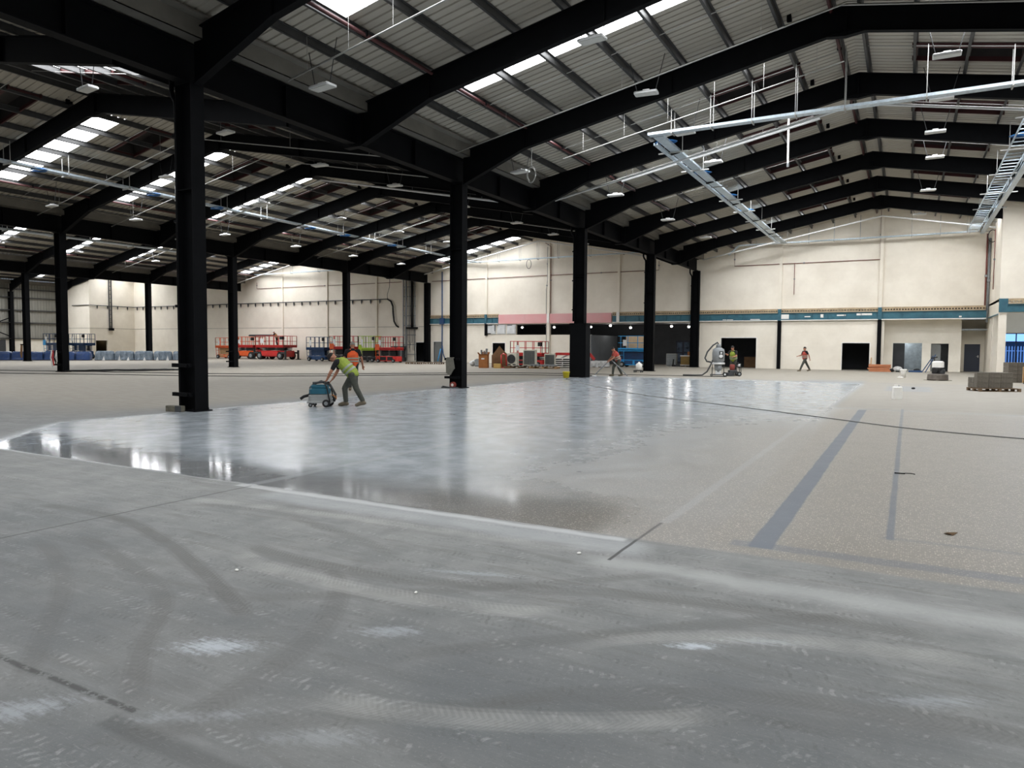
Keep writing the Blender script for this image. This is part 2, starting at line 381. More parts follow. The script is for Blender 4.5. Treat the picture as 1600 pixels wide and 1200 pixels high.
    polc = mix(mul(mul(inv(ss(Y, -5.2, -4.2)), ss(X, 2, 5)), .6), polc, lin((104, 101, 96)))   # worn brownish rim along the edge
    vor = nt.nodes.new('ShaderNodeTexVoronoi'); vor.inputs['Scale'].default_value = 60; nt.links.new(geo.outputs['Position'], vor.inputs[0])
    speck = inv(ss(vor.outputs['Distance'], .2, .5))
    sepc = nt.nodes.new('ShaderNodeSeparateColor'); nt.links.new(vor.outputs['Color'], sepc.inputs[0])
    aggc = mix(mul(speck, ss(sepc.outputs[0], .3, .9)), lin((142, 137, 128)), lin((214, 206, 192)))
    aggm = m('MAXIMUM', aggR, mul(mul(mul(pol, ss(add(X, mul(edge_n, 2)), 8.6, 13.4)), inv(ss(Y, 2, 9))), .9))
    polc = mix(mul(aggm, .9), polc, aggc)
    farR = mul(ss(X, 13.0, 13.4), ss(Y, 9.4, 10.2))
    colr = mix(m('MAXIMUM', mul(pol, inv(farR)), aggR), dusty, polc)
    colr = mix(mul(farR, inv(far)), colr, mix(ss(streak1, .35, .65), lin((140, 135, 126)), lin((154, 150, 142))))
    # bluish screed strips, white dust line, joints, cracks
    strip = lin((104, 112, 122))
    s1 = mul(box(13.86, 14.05, -5.4, 9.4, .012, .05), .9); s2 = mul(box(14.83, 14.89, -4.6, 10.2, .01, .03), .8); s3 = mul(box(13.72, 22, -5.42, -5.24, .02, .06), .55); s4 = mul(box(14.8, 22, -4.58, -4.5, .02, .04), .35)
    for s_ in (s1, s2, s3, s4): colr = mix(s_, colr, strip)
    colr = mix(mul(box(8.3, 12.95, -5.78, -5.68, .03, .1), .6), colr, lin((204, 206, 206)))
    colr = mix(mul(box(9.0, 13.2, -6.1, -5.75, .12, .3), .35), colr, lin((190, 194, 196)))
    colr = mix(mul(box(12.9, 17.5, -6.5, -6.22, .12, .35), .5), colr, lin((182, 184, 182)))
    colr = mix(mul(box(10.6, 13.2, 18.5, 28, .15, .5), mul(ss(streak3, .35, .6), .55)), colr, lin((128, 138, 148)))
    colr = mix(mul(box(14.2, 15.8, 19.3, 23.5, .12, .4), mul(ss(streak3, .35, .6), .6)), colr, lin((128, 138, 148)))
    jd = lin((64, 64, 63))
    colr = mix(mul(box(13.01, 13.038, -6.32, -5.0, .006, .03), .85), colr, jd)
    colr = mix(mul(box(13.0, 13.1, -5.0, 24, .02, .05), .4), colr, lin((170, 172, 172)))
    colr = mix(mul(box(8.47, 8.5, -9.6, -5.7, .008, .01), .6), colr, jd)
    colr = mix(mul(box(8.36, 8.5, -5.7, 3, .03, .08), .45), colr, lin((176, 180, 182)))
    colr = mix(mul(mul(box(6.0, 12.05, -9.465, -9.43, .01, .03), ss(noise(14, 4, .7), .4, .52)), .75), colr, jd)
    colr = mix(mul(box(12.0, 13.1, -9.6, -9.5, .02, .06), .35), colr, jd)
    colr = mix(mul(ss(fine, .55, .78), .12), colr, lin((70, 70, 70)))
    nt.links.new(colr, b.inputs['Base Color'])
    # gloss
    rgh = add(.62, mul(mid, .1))
    rp = add(add(.16, mul(mul(mid, mid), .2)), mul(aggm, .16))
    pm = m('MAXIMUM', mul(pol, inv(farR)), aggR)
    rim = mul(inv(ss(Y, -5.0, -3.6)), inv(ss(X, 12.2, 13)))
    rp = add(mul(rp, inv(mul(rim, .8))), mul(rim, .03))
    r = add(mul(rgh, inv(pm)), mul(rp, pm))
    r = add(r, mul(mul(s1, pm), .1))
    nt.links.new(r, b.inputs['Roughness'])
    nt.links.new(add(.25, mul(pm, .3)), b.inputs['Specular IOR Level'])
    bp = nt.nodes.new('ShaderNodeBump'); bp.inputs['Strength'].default_value = .07; bp.inputs['Distance'].default_value = .01
    hgt = add(mul(mul(add(fine, mul(grit, .8)), .25), inv(mul(pm, .6))), mul(mul(noise(5, 3, .5, 0, (1, 1, 1), 2), .5), inv(mul(pm, .88))))
    nt.links.new(hgt, bp.inputs['Height']); nt.links.new(bp.outputs[0], b.inputs['Normal'])
    return M
FLOORM = floor_material()
fl = MB(); fl.box(-80, 27, -36, 62, -.3, 0)
struct('floor', fl, FLOORM)

# ------------------------------------------------------------------ room shell
YW = 46.3; YF = -34.55; SL = .194; ZR = 11.54
def zs(d): return ZR - SL * d
RIDGES = [W / 2, -W / 2, -1.5 * W, -2.5 * W]

def wall_grid(x0, x1, z0, z1, y0, y1, holes, axis='x'):
    """wall with real openings: boxes round the holes (u0,u1,w0,w1)"""
    mb = MB(); us = sorted({x0, x1, *[h[0] for h in holes], *[h[1] for h in holes]}); ws = sorted({z0, z1, *[h[2] for h in holes], *[h[3] for h in holes]})
    for a, b in zip(us, us[1:]):
        run = None
        for c, d in zip(ws, ws[1:]):
            if any(h[0] - 1e-6 <= a and b <= h[1] + 1e-6 and h[2] - 1e-6 <= c and d <= h[3] + 1e-6 for h in holes):
                if run: mb.box(a, b, y0, y1, run[0], run[1]); run = None
            else: run = (run[0] if run else c, d)
        if run: mb.box(a, b, y0, y1, *run)
    return mb

holes = [(-16.5, -13.4, 2.63, 3.58), (-13.06, -9.1, 2.63, 3.58), (-9.1, .15, 0, 3.58), (-18.94, -17.63, 0, 1.87), (-27.75, -26.35, 0, 1.9), (-25.6, -24.7, 0, 1.97),
         (2.0, 4.65, 0, 2.35), (10.71, 12.5, 0, 1.98)]
wb = wall_grid(-72.6, 13.4, 0, 4.52, YW, YW + .25, holes)
poly = []
for xr in (RIDGES[2], RIDGES[1], RIDGES[0]): pass
up = [(-72.6, 4.52), (26.2, 4.52), (26.2, zs(13.1) - .02)]
for xr in RIDGES: up += [(xr, zs(0) + .3), (xr - W / 2, zs(13.1) + .02)]
up = [p for p in up if p[0] >= -72.6] + [(-72.6, zs(7.1) + .1)]
wb.prism(up, YW, YW + .25)
struct('wall_back', wb, WALLW)
# recessed lower wall in the main bay and its alcove
wr = wall_grid(13.4, 17.95, 0, 3.72, YW + 1.1, YW + 1.3, [(13.97, 15.8, 0, 2.0), (16.35, 17.42, 0, 1.97)])
wr.box(13.2, 13.4, YW + .25, YW + 1.3, 0, 3.72)
wr.box(17.95, 18.15, YW + 1.1, YW + 3.0, 0, 3.72)
wr2 = wall_grid(18.15, 19.8, 0, 3.72, YW + 2.8, YW + 3, [(18.45, 19.4, 0, 1.95)])
wr.v, wr.f, wr.mi = wr.v, wr.f, wr.mi; wr.add(wr2.v, wr2.f)
wr.box(13.3, 19.8, YW + .25, YW + 3.2, 3.74, 4.5)
struct('trim_1', wr, WALLB)
# block that steps forward at the side of the main bay
YB, XB = 40.0, 19.6
blk = wall_grid(XB, 27, 3.72, 10.6, YB, YB + .25, [])
blk.box(XB, XB + .25, YB + .25, YW + 3, 3.72, 10.4)
blk.box(XB, XB + .38, YB + .05, YB + .43, 0, 3.72)
blk.box(XB - .02, XB + .36, YB + 3.0, YB + 3.36, 0, 3.72)
blk.box(XB + .05, XB + .3, YB + 4.6, YW + 3.2, 0, 3.72)
wallr = wall_grid(XB + .3, 27, 0, 4.5, YW - .3, YW, [(20.3, 24.5, .55, 2.68)])
blk.add(wallr.v, wallr.f)
blk.box(XB, 27, YB + .2, YW, 4.45, 4.6)
struct('wall_right', blk, WALLW)
sr = MB(); sr.box(26.2, 26.45, YF, YB, 0, 9.1); struct('wall_right.001', sr, CLAD)
wf = MB(); wf.box(-79, 27, YF - .25, YF, 0, 11.8); struct('wall_front', wf, CLAD)
# projecting block at the far corner
wl = wall_grid(40.5, YW + .2, 0, 11.6, 0, 1, [(41.23, 42.68, 0, 1.95)])
wl.v = [(-72.85 + .25 * p[1], p[0], p[2]) for p in wl.v]
wl.box(-78.8, -72.86, 40.5, 40.75, 0, 11.4)
struct('wall_left', wl, WALLW)
# ribbed cladding wall, sheet by sheet
cl = sroot('wall_left.001', (-78.64, 0, 0))
clm = MB()
for i in range(3):
    y = i * .333
    clm.add([(0, y, 0), (0, y + .2, 0), (-.04, y + .23, 0), (-.04, y + .303, 0), (0, y + .333, 0), (0, y, 1), (0, y + .2, 1), (-.04, y + .23, 1), (-.04, y + .303, 1), (0, y + .333, 1)],
            [(j, j + 1, j + 6, j + 5) for j in range(4)])
clme = clm.mesh('cladding_sheet', CLAD)
for i in range(75):
    o = link('cladding_sheet', clme, cl, (0, YF + i, 2.1)); o.scale = (1, 1, 6.75)
mb = MB(); mb.box(-78.9, -78.6, YF, 40.6, 0, 2.1); part('plinth', mb, WALLB, cl, True)
mb = MB(); mb.box(-79, -78.75, YF, 40.6, 2, 9); part('backing', mb, CLAD, cl, True)
for z in (2.1, 4.0, 5.5, 7.0, 8.0):
    mb = MB(); mb.box(-78.6, -78.42, YF, 40.4, z - .06, z + .06); part('side_rail', mb, PURL, cl, True)
mb = MB(); mb.box(-78.62, -78.5, 32.5, 34.0, 0, 1.95); part('door_leaf', mb, DGREY, cl, True)

# roof: one ceiling per slope, sheets, rooflights and purlins as pieces
def sheet_mesh(name, sg, d0, d1, M, ribs=4):
    mb = MB(); p = .2 * H / ribs
    for i in range(ribs):
        y = i * p; prof = [(y, 0), (y + p * .74, 0), (y + p * .8, .035), (y + p * .94, .035), (y + p, 0)]
        v = [(sg * d, a, zs(d) - ZR + b) for d in (d0, d1) for a, b in prof]
        mb.add(v, [(j, j + 1, j + 6, j + 5) for j in range(4)])
    return mb.mesh(name, M)
PD = [.35, 1.75, 3.2, 4.65, 6.1, 7.55, 9.0, 10.4, 11.55]
D0, D1 = 1.75, 10.4
SH = {}
for sg in (-1, 1):
    for key, a, b, M in (('full', 0, 12.65, SHEET), ('top', 0, D0, SHEET), ('low', D1, 12.65, SHEET), ('vlow', 4.65, 12.65, SHEET), ('sky', D0, D1, SKYL), ('wash', D0, D1, SKYW), ('boosted', D0, D1, SKYC), ('topl', 0, 7.55, SHEET), ('added_sky', 7.55, 12.0, SKYC), ('skyr', D0, D1, SKYR), ('lowl', 12.0, 12.65, SHEET)):
        SH[key, sg] = sheet_mesh('roof_sheet' if M is SHEET else 'rooflight', sg, a, b, M)
vent = {}
for sg in (-1, 1):
    mb = MB(); a, b, y1 = D0, 4.65, .2 * H
    for d0_, d1_, q0, q1 in ((a, b, 0, .02), (a, b, y1 - .02, y1), (a, a + .02, 0, y1), (b - .02, b, 0, y1)):
        z = [(sg * d, y, zs(d) - ZR + h) for d in (d0_, d1_) for y in (q0, q1) for h in (-.02, .45)]
        mb.add(z, [(0, 1, 3, 2), (4, 6, 7, 5), (0, 4, 5, 1), (2, 3, 7, 6), (0, 2, 6, 4), (1, 5, 7, 3)])
    mb.add([(sg * d, y, zs(d) - ZR + .45) for d in (a, b) for y in (0, y1)], [(0, 1, 3, 2)])
    vent['box', sg] = mb.mesh('vent_box', VENTD)
    mb = MB()
    for y in (-.03, y1 - .03): mb.add([(sg * d, yy, zs(d) - ZR + h) for d in (a - .1, b + .1) for yy in (y, y + .06) for h in (-.14, .0)], [(0, 1, 3, 2), (4, 6, 7, 5), (0, 4, 5, 1), (2, 3, 7, 6), (0, 2, 6, 4), (1, 5, 7, 3)])
    for d in (a, b): mb.add([(sg * (d + e), yy, zs(d) - ZR + h) for e in (-.04, .04) for yy in (-.03, y1 + .03) for h in (-.1, -.01)], [(0, 1, 3, 2), (4, 6, 7, 5), (0, 4, 5, 1), (2, 3, 7, 6), (0, 2, 6, 4), (1, 5, 7, 3)])
    vent['rim', sg] = mb.mesh('vent_trimmer', REDOX)
pur = {}
for i, d in enumerate(PD):
    for sg in (-1, 1):
        mb = MB(); z = zs(d) - ZR; x = sg * d
        mb.box(x - .012, x + .012, 0, YW - YF, z - .2, z); mb.box(x - .07, x + .012, 0, YW - YF, z - .205, z - .19); mb.box(x - .012, x + .07, 0, YW - YF, z - .015, z - .002)
        pur[i, sg] = mb.mesh('purlin', REDOX if (i == 7 and False) else PURL)
sagm = {}
for sg in (-1, 1):
    mb = MB(); mb.bar((sg * .4, 0, -.18 - .4 * SL), (sg * 11.5, 0, -.18 - 11.5 * SL), .018); sagm[sg] = mb.mesh('sag_bar', PIPEW)
for bi, xr in enumerate(RIDGES):
    for sg in (-1, 1):
        c = sroot('ceiling', (xr, YF, ZR))
        for k in range(-6, 9):
            for j in range(5):
                y = k * H + j * .2 * H
                if y > YW: continue
                lc = (0, y - YF, 0)
                js = 2 if (bi == 1 and sg == 1) else 1          # module that carries the rooflight
                sky = j == js and k < 8 and (sg == -1 or (bi == 1 and k in (0, -2, -4)) or (bi == 0 and k >= 2))  # hidden strips on the polished bay's outer slope are added for light
                added_lowsky = j == 1 and sg == 1 and bi == 0 and k < 2  # unseen low strips added out of view to light the far walls
                wash = k == 7 and j == 3 and sg == -1 and bi > 0  # extra glowing strip added to brighten the gable wall
                vt = j == 3 and k < 7 and ((bi == 0 and k >= 2) or (bi in (1, 2) and k >= 0))
                if sky or wash:
                    link('roof_sheet', SH['top', sg], c, lc); link('roof_sheet', SH['low', sg], c, lc)
                    link('rooflight', SH['skyr' if bi == 0 and k >= 2 else ('wash' if k == 7 else ('boosted' if k >= 3 else 'sky')), sg], c, lc)
                elif added_lowsky:
                    link('roof_sheet', SH['topl', sg], c, lc); link('roof_sheet', SH['lowl', sg], c, lc); link('rooflight', SH['added_sky', sg], c, lc)
                elif vt:
                    link('roof_sheet', SH['top', sg], c, lc); link('roof_sheet', SH['vlow', sg], c, lc)
                    link('vent_box', vent['box', sg], c, lc); link('vent_trimmer', vent['rim', sg], c, lc)
                else: link('roof_sheet', SH['full', sg], c, lc)
            if -1 <= k < 8 and bi < 2: link('sag_bar', sagm[sg], c, (0, k * H + 3.2 - YF, 0))
        for i in range(len(PD)): link('purlin', pur[i, sg], c)
# valley gutters close the roof between the slopes
g = 1
for xv in (W, 0, -W, -2 * W, -3 * W):
    g += 1; mb = MB()
    for a, b in ((-.5, -.48), (.48, .5)): mb.box(xv + a, xv + b, YF, YW, 8.6, 9.06)
    mb.box(xv - .5, xv + .5, YF, YW, 8.6, 8.62); mb.box(xv - .75, xv - .48, YF, YW, 9.02, 9.06); mb.box(xv + .48, xv + .75, YF, YW, 9.02, 9.06)
    struct('trim_%d' % g, mb, SHEETG)
rc = MB()
for xr in RIDGES: rc.prism([(xr - .3, ZR - .0), (xr, ZR + .02), (xr + .3, ZR), (xr + .3, ZR + .1), (xr - .3, ZR + .1)], YF, YW)
struct('trim_7', rc, SHEETG)

# ------------------------------------------------------------------ steel frame
ZB = 7.67                                            # underside of the valley beams
cshaft = MB()
cshaft.box(-.275, -.255, -.18, .18, 0, ZB); cshaft.box(.255, .275, -.18, .18, 0, ZB); cshaft.box(-.255, .255, -.008, .008, 0, ZB)
for z in (ZB - .03, 5.2): cshaft.box(-.255, .255, -.17, .17, z, z + .02)
cshaft_me = cshaft.mesh('shaft', STEEL)
cb = MB(); cb.box(-.34, .34, -.24, .24, 0, .03)
for x in (-.22, .22):
    for y in (-.21, .21): cb.lathe([(.022, .03), (.022, .07)], (x, y, 0), n=6)
cbase_me = cb.mesh('base_plate', STEEL)
def column(x, y, label, battens=False):
    t = thing('steel_column', label, 'column', (x, y, 0), 0, None)
    link('shaft', cshaft_me, t); link('base_plate', cbase_me, t)
    if battens:
        for z in (.40, 1.09):
            mb = MB(); mb.box(-.46, .2, -.26, -.185, z - .045, z + .045); mb.lathe([(.03, -.29), (.03, -.26)], (.1, 0, z), 'y', 8); part('batten', mb, DGREY if z > 5 else STEEL, t)
            mb = MB(); mb.box(-.3, -.276, -.26, .2, z - .03, z + .03); part('clamp', mb, STEEL, t)
    return t
YE = 4 * S - .02
column(0, 0, 'black steel column with a concrete offcut and two battens at its foot', True)
column(0, S, 'black steel column with a grey cloth hung on its batten, behind the bending worker', True)
cC = column(0, 2 * S, 'black steel column with a wide boxed lower half beside the yellow bucket')
mb = MB(); mb.box(-.45, .45, -.3, .3, .0, 2.8); mb.box(-.47, .47, -.32, .32, 2.72, 2.8); part('casing', mb, STEEL, cC)
column(0, 3 * S, 'black steel column beside the small white wheeled tank')
column(0, YE, 'black steel column standing against the white gable wall beside the wide dark opening')
column(-W, S, 'black steel column with hanging cables at its foot, beside the heap of loose cable', True)
column(-W, 2 * S, 'black steel column in front of the orange and red lifts', True)
column(-W, 3 * S, 'black steel column between the red and lime scissor lifts')
column(-W, YE, 'black steel column at the inner corner of the gable wall beside the blue pipe')
column(-2 * W, 2 * S, 'black steel column among the blue wrapped bundles')
column(-2 * W, 3 * S, 'black steel column rising behind the silver wrapped pallets')
column(-78.25, 3 * S, 'black steel column against the ribbed cladding wall beside the cross bracing')
mb = MB()
for a, b in (((0, 0, 4.5), (0, 5, 2.4)), ((0, 0, 2.4), (0, 5, 4.5))): mb.bar(a, b, .1)
br = thing('wall_bracing', 'crossed black steel bracing against the ribbed cladding wall', 'bracing', (-78.2, 3 * S - 5.3, 0)); part('diagonal', mb, STEEL, br)

def I_beam(mb, x, y0, y1, z0, z1, w=.3, tf=.03, tw=.014):
    mb.box(x - w / 2, x + w / 2, y0, y1, z0, z0 + tf); mb.box(x - w / 2, x + w / 2, y0, y1, z1 - tf, z1); mb.box(x - tw / 2, x + tw / 2, y0, y1, z0 + tf, z1 - tf)
LN = {0: 'between polished and middle bays', 1: 'between middle and lift bays', 2: 'between lift and cladding wall bays'}
for li, (xv, k0) in enumerate(((0, -1), (-W, 0), (-2 * W, 1))):
    for k in range(k0, 4):
        t = thing('valley_beam', 'black steel valley girder %s, %s from the gable' % (LN[li], ORD[3 - k]), 'girder', (xv, k * S, ZB))
        mb = MB(); I_beam(mb, xv, k * S, (k + 1) * S, ZB, 8.57, .3); part('girder', mb, STEEL, t, True)
        mb = MB(); mb.box(xv - .33, xv + .33, k * S + H - .12, k * S + H + .12, ZB - .08, 8.55); part('node_bracket', mb, STEEL, t, True)
        mb = MB()
        for q in (.25, .75):
            for sx in (-1, 1): mb.box(xv + sx * .01, xv + sx * .14, k * S + q * S - .01, k * S + q * S + .01, ZB + .03, 8.54)
        part('stiffener', mb, STEEL, t, True)

def half_rafter(sg):
    mb = MB(); zt = lambda d: zs(d) - .205 - ZR
    so = [(12.83, 7.6 - ZR), (10.3, 8.6 - ZR), (0, 10.6 - ZR)]
    top = [(0, zt(0)), (12.9, zt(12.9)), (12.9, 7.62 - ZR)]
    mb.prism([(sg * d, z) for d, z in so + top], -.008, .008, 'y')
    for (d0, z0), (d1, z1) in zip(so, so[1:]): mb.prism([(sg * d0, z0), (sg * d1, z1), (sg * d1, z1 + .025), (sg * d0, z0 + .025)], -.1, .1)
    mb.prism([(sg * 12.9, zt(12.9)), (0, zt(0)), (0, zt(0) - .025), (sg * 12.9, zt(12.9) - .025)], -.1, .1)
    for d in (10.3, 5.0): mb.prism([(sg * d, 10.6 - ZR - SL * d), (sg * (d + .02), 10.6 - ZR - SL * d), (sg * (d + .02), zt(d)), (sg * d, zt(d))], -.095, .095)
    return mb.mesh('rafter_beam', STEEL)
hr = {1: half_rafter(1), -1: half_rafter(-1)}
mb = MB(); mb.box(-.02, .02, -.12, .12, 10.5 - ZR, 11.24 - ZR); mb.prism([(-.5, 10.5 - ZR), (0, 10.58 - ZR), (.5, 10.5 - ZR), (0, 10.44 - ZR)], -.1, .1); ridge_me = mb.mesh('ridge_plate', STEEL)
mb = MB(); mb.box(-.06, .06, -.3, -.18, -.5, -.28); mb.box(-.22, .22, -.34, -.14, -.28, -.24); mb.box(-.06, .06, -.2, -.08, -.46, -.38); brk_me = mb.mesh('cleat_bracket', STEEL)
BN = ['polished floor bay', 'middle bay', 'bay with the lifts', 'bay by the cladding wall']
for bi, xr in enumerate(RIDGES):
    for k in range((-1 if bi < 2 else 0), 8):
        t = thing('portal_rafter', 'black steel portal rafter over the %s, %s from the gable wall' % (BN[bi], ORD[7 - k]), 'rafter', (xr, k * H, ZR), 0)
        for sg in (-1, 1): link('rafter_beam', hr[sg], t)
        link('ridge_plate', ridge_me, t); link('cleat_bracket', brk_me, t, (-1.5, 0, .05))

# rainwater pipes at the valley columns
for i, (k, nm) in enumerate(((0, 'closest to the camera'), (2, 'with the boxed lower half'), (3, 'beside the white wheeled tank'), (4, 'standing at the gable wall'))):
    y = min(k * S, YE) - .1; t = thing('rainwater_pipe', 'dark rainwater pipe bending onto the steel column %s' % nm, 'pipe', (-.5, y, 7.2))
    mb = MB(); mb.tube([(-.5, y, 8.6), (-.5, y, 7.55), (-.45, y, 7.42), (-.36, y, 7.3), (-.34, y, 7.15), (-.34, y, 2.9 if k == 2 else .0)], .055, 10); part('downpipe', mb, STEEL, t, True, True)
    for z in ((6.5, 5, 3.5) if k == 2 else (6.5, 4.5, 2.5)): mb = MB(); mb.box(-.42, -.27, y - .07, y + .07, z - .03, z + .03); part('pipe_clip', mb, STEEL, t, True)

# ------------------------------------------------------------------ gable wall band: beams, plank ends, pink boards, posts
pm = MB(); w = .17; n = 7
for i in range(n):
    cx = (i + .5) * w; hw = w / 2; hh = .15; r = .052; cz = -.01
    sq = [(cx + hw * a, cz + b) for a, b in ((1, 0), (1, .16), (0, .16), (-1, .16), (-1, 0), (-1, -.14), (0, -.14), (1, -.14))]
    oc = [(cx + r * cos(pi / 4 * q), cz + r * sin(pi / 4 * q)) for q in range(8)]
    pm.add([(x, 0, z) for x, z in sq] + [(x, 0, z) for x, z in oc], [(q, (q + 1) % 8, 8 + (q + 1) % 8, 8 + q) for q in range(8)])
    pm.add([(x, 0, z) for x, z in oc] + [(x, .12, z) for x, z in oc], [(q, (q + 1) % 8, 8 + (q + 1) % 8, 8 + q) for q in range(8)], 1)
    pm.add([(x, .12, z) for x, z in oc], [tuple(range(8))], 1)
pm.box(0, n * w, 0, .3, .15, .17); pm.box(0, n * w, .02, .3, -.16, -.15); pm.box(0, .004, 0, .3, -.15, .15); pm.box(n * w - .004, n * w, 0, .3, -.15, .15)
plank_me = pm.mesh('floor_plank', [CONC, HOLE])
bandr = sroot('trim_8', (0, YW, 0))
def planks(x0, x1, y, z, root):
    k = int((x1 - x0) / 1.2)
    for i in range(k): o = link('floor_plank', plank_me, root, (x0 + i * (x1 - x0) / k - root.location.x, y - root.location.y, z + random.uniform(-.008, .008))); o.scale = ((x1 - x0) / k / 1.2, 1, 1)
planks(-26.0, -18.3, YW - .12, 4.38, bandr); planks(-7.1, 6.2, YW - .12, 4.37, bandr); planks(6.45, 13.0, YW - .12, 4.37, bandr); planks(13.2, 19.4, YW - .12, 4.37, bandr)
tb = 0
for x0, x1 in ((-26, -19.75), (-19.6, -18.3), (-7.1, -.1), (-.1, 6.2), (6.45, 13.0), (13.2, 19.45)):
    mb = MB(); mb.box(x0, x1, YW - .13, YW - .11, 3.72, 4.2); mb.box(x0, x1, YW - .2, YW, 3.70, 3.725); mb.box(x0, x1, YW - .2, YW, 4.195, 4.215)
    part('edge_beam', mb, TEAL, bandr, True)
    k = max(1, int((x1 - x0) / 1.3)); mb = MB()
    for i in range(1, k + 1): x = x0 + (x1 - x0) * i / (k + 1); mb.box(x - .012, x + .012, YW - .19, YW - .13, 3.72, 4.2)
    part('web_stiffener', mb, TEAL, bandr, True)
    mb = MB(); mb.box(x0, x1, YW - .2, YW - .14, 3.64, 3.70); part('edge_strip', mb, WHITE, bandr, True)
x = 6.75
for a, b, c, d in ((6.45, 7.0, 3.78, 4.12), (8.1, 8.5, 3.9, 3.97), (9.2, 9.4, 3.85, 4.1), (10.3, 10.9, 3.95, 4.05), (11.6, 12.6, 3.98, 4.12), (4.2, 4.9, 3.74, 3.8), (2.1, 2.9, 3.74, 3.79), (17.9, 18.05, 3.76, 3.86)): mb = MB(); mb.box(a, b, YW - .15, YW - .131, c, d); part('plaster_patch', mb, WHITE, bandr, True)
px = [-18.26, -15.5, -12.75, -9.98, -7.2]
for a, b in zip(px, px[1:]):
    mb = MB(); mb.box(a + .006, b - .006, YW - .16, YW - .1, 3.65, 4.48); part('pink_board', mb, PINK, bandr, True)
# steel posts and painted pilasters of the gable
for xq, l, dark in ((6.33, 'beside the walking worker', True), (13.1, 'under the roof ridge of the polished bay', True), (-19.62, 'beside the white vent panels', True), (-13.15, 'under the ridge of the middle bay', False), (-6.6, 'above the wide dark opening', False),
                    (-32.7, 'between lime lift and wall cables', False), (-39.4, 'behind the blue scissor lift', False), (-46.0, 'behind the red lift', False), (-62.9, 'behind the silver wrapped pallets', False)):
    t = thing('wall_post', '%s gable post %s' % ('black and cream' if dark else 'cream', l), 'post', (xq, YW - .1, 0))
    z1 = zs(min(abs(xq - q) for q in RIDGES)) - .1
    mb = MB(); mb.box(xq - .1, xq + .1, YW - .12, YW + .02, 4.52 if xq > -26 else 0, z1); mb.box(xq + .1, xq + .115, YW - .1, YW, 4.6 if xq > -26 else .2, z1 - .3); part('post_shaft', mb, WALLW, t, True)
    if xq > -26:
        mb = MB(); mb.box(xq - .12, xq + .12, YW - .22, YW + .02, 3.66, 4.52); part('post_head', mb, TEAL if dark else WHITE, t, True)
        if xq < -6.7 or xq > 0:
            mb = MB(); mb.box(xq - .13, xq + .13, YW - .16, YW + .02, 0 if xq > 0 else (2.55 if dark else 0), 3.66); part('post_leg', mb, STEEL if dark else WALLW, t, True)
# floor slab band of the side block
b2 = sroot('trim_9', (XB, YB, 0))
mb = MB(); mb.box(XB + .42, 27, YB - .05, YB - .02, 3.82, 4.25); mb.box(XB + .42, 27, YB - .14, YB, 3.8, 3.825); mb.box(XB + .42, 27, YB - .14, YB, 4.245, 4.27); part('edge_beam', mb, TEAL, b2, True)
mb = MB(); mb.box(XB - .03, XB + .42, YB - .06, YB - .002, 3.8, 4.6); part('beam_end', mb, TEAL, b2, True)
planks(XB + .42, XB + 6.6, YB - .05, 4.42, b2)
mb = MB(); mb.box(XB - .06, XB - .01, YB + .3, YW, 3.66, 3.72); part('edge_strip', mb, TEAL, b2, True)
# lined white partition faces of the store below the pink boards
mb = MB(); mb.box(-9.15, -9.0, YW, 53.8, 0, 2.6); struct('trim_10', mb, GREYR)
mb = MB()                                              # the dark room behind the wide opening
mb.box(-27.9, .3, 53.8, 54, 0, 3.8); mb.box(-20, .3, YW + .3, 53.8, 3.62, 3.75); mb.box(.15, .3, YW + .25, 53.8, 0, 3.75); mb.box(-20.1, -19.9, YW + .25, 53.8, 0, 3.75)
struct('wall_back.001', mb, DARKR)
mb = MB(); mb.box(-28.6, -24.3, YW + 3, YW + 3.2, 0, 2.5); mb.box(-28.6, -24.3, YW + .25, YW + 3, 2.4, 2.5); mb.box(-26.1, -25.95, YW + .25, YW + 3, 0, 2.5); mb.box(-28.7, -28.5, YW + .25, YW + 3, 0, 2.5); mb.box(-24.4, -24.2, YW + .25, YW + 3, 0, 2.5)
mb.box(1.2, 5.4, YW + 4, YW + 4.2, 0, 3); mb.box(1.2, 5.4, YW + .25, YW + 4, 2.9, 3); mb.box(1.2, 1.4, YW + .25, YW + 4, 0, 3); mb.box(5.2, 5.4, YW + .25, YW + 4, 0, 3)
mb.box(10, 13, YW + 4, YW + 4.2, 0, 2.5); mb.box(10, 13.2, YW + .25, YW + 4, 2.4, 2.5); mb.box(10, 10.2, YW + .25, YW + 4, 0, 2.5); mb.box(13.1, 13.25, YW + .25, YW + 4.2, 0, 2.5)
struct('wall_back.002', mb, DARKR)
mb = MB(); mb.box(-81.5, -77.5, 44, 44.2, 0, 2.6)
mb.box(-75.5, -75.3, 41, 43.2, 0, 2.6); mb.box(-75.5, -72.8, 40.9, 41.0, 0, 2.6); mb.box(-75.5, -72.8, 43, 43.2, 0, 2.6); mb.box(-75.5, -72.8, 40.9, 43.2, 2.5, 2.6)
struct('wall_left.002', mb, mat('brown_room', (60, 52, 36), .8))
mb = MB(); mb.box(13.2, 19.9, YW + 5, YW + 5.2, 0, 3.2); mb.box(13.2, 19.9, YW + 1.3, YW + 5, 2.9, 3.0); mb.box(16.0, 16.15, YW + 1.3, YW + 5, 0, 3); mb.box(17.95, 18.1, YW + 1.3, YW + 5, 0, 3); mb.box(13.3, 13.4, YW + 1.3, YW + 5, 0, 3)
struct('wall_back.003', mb, SILV)

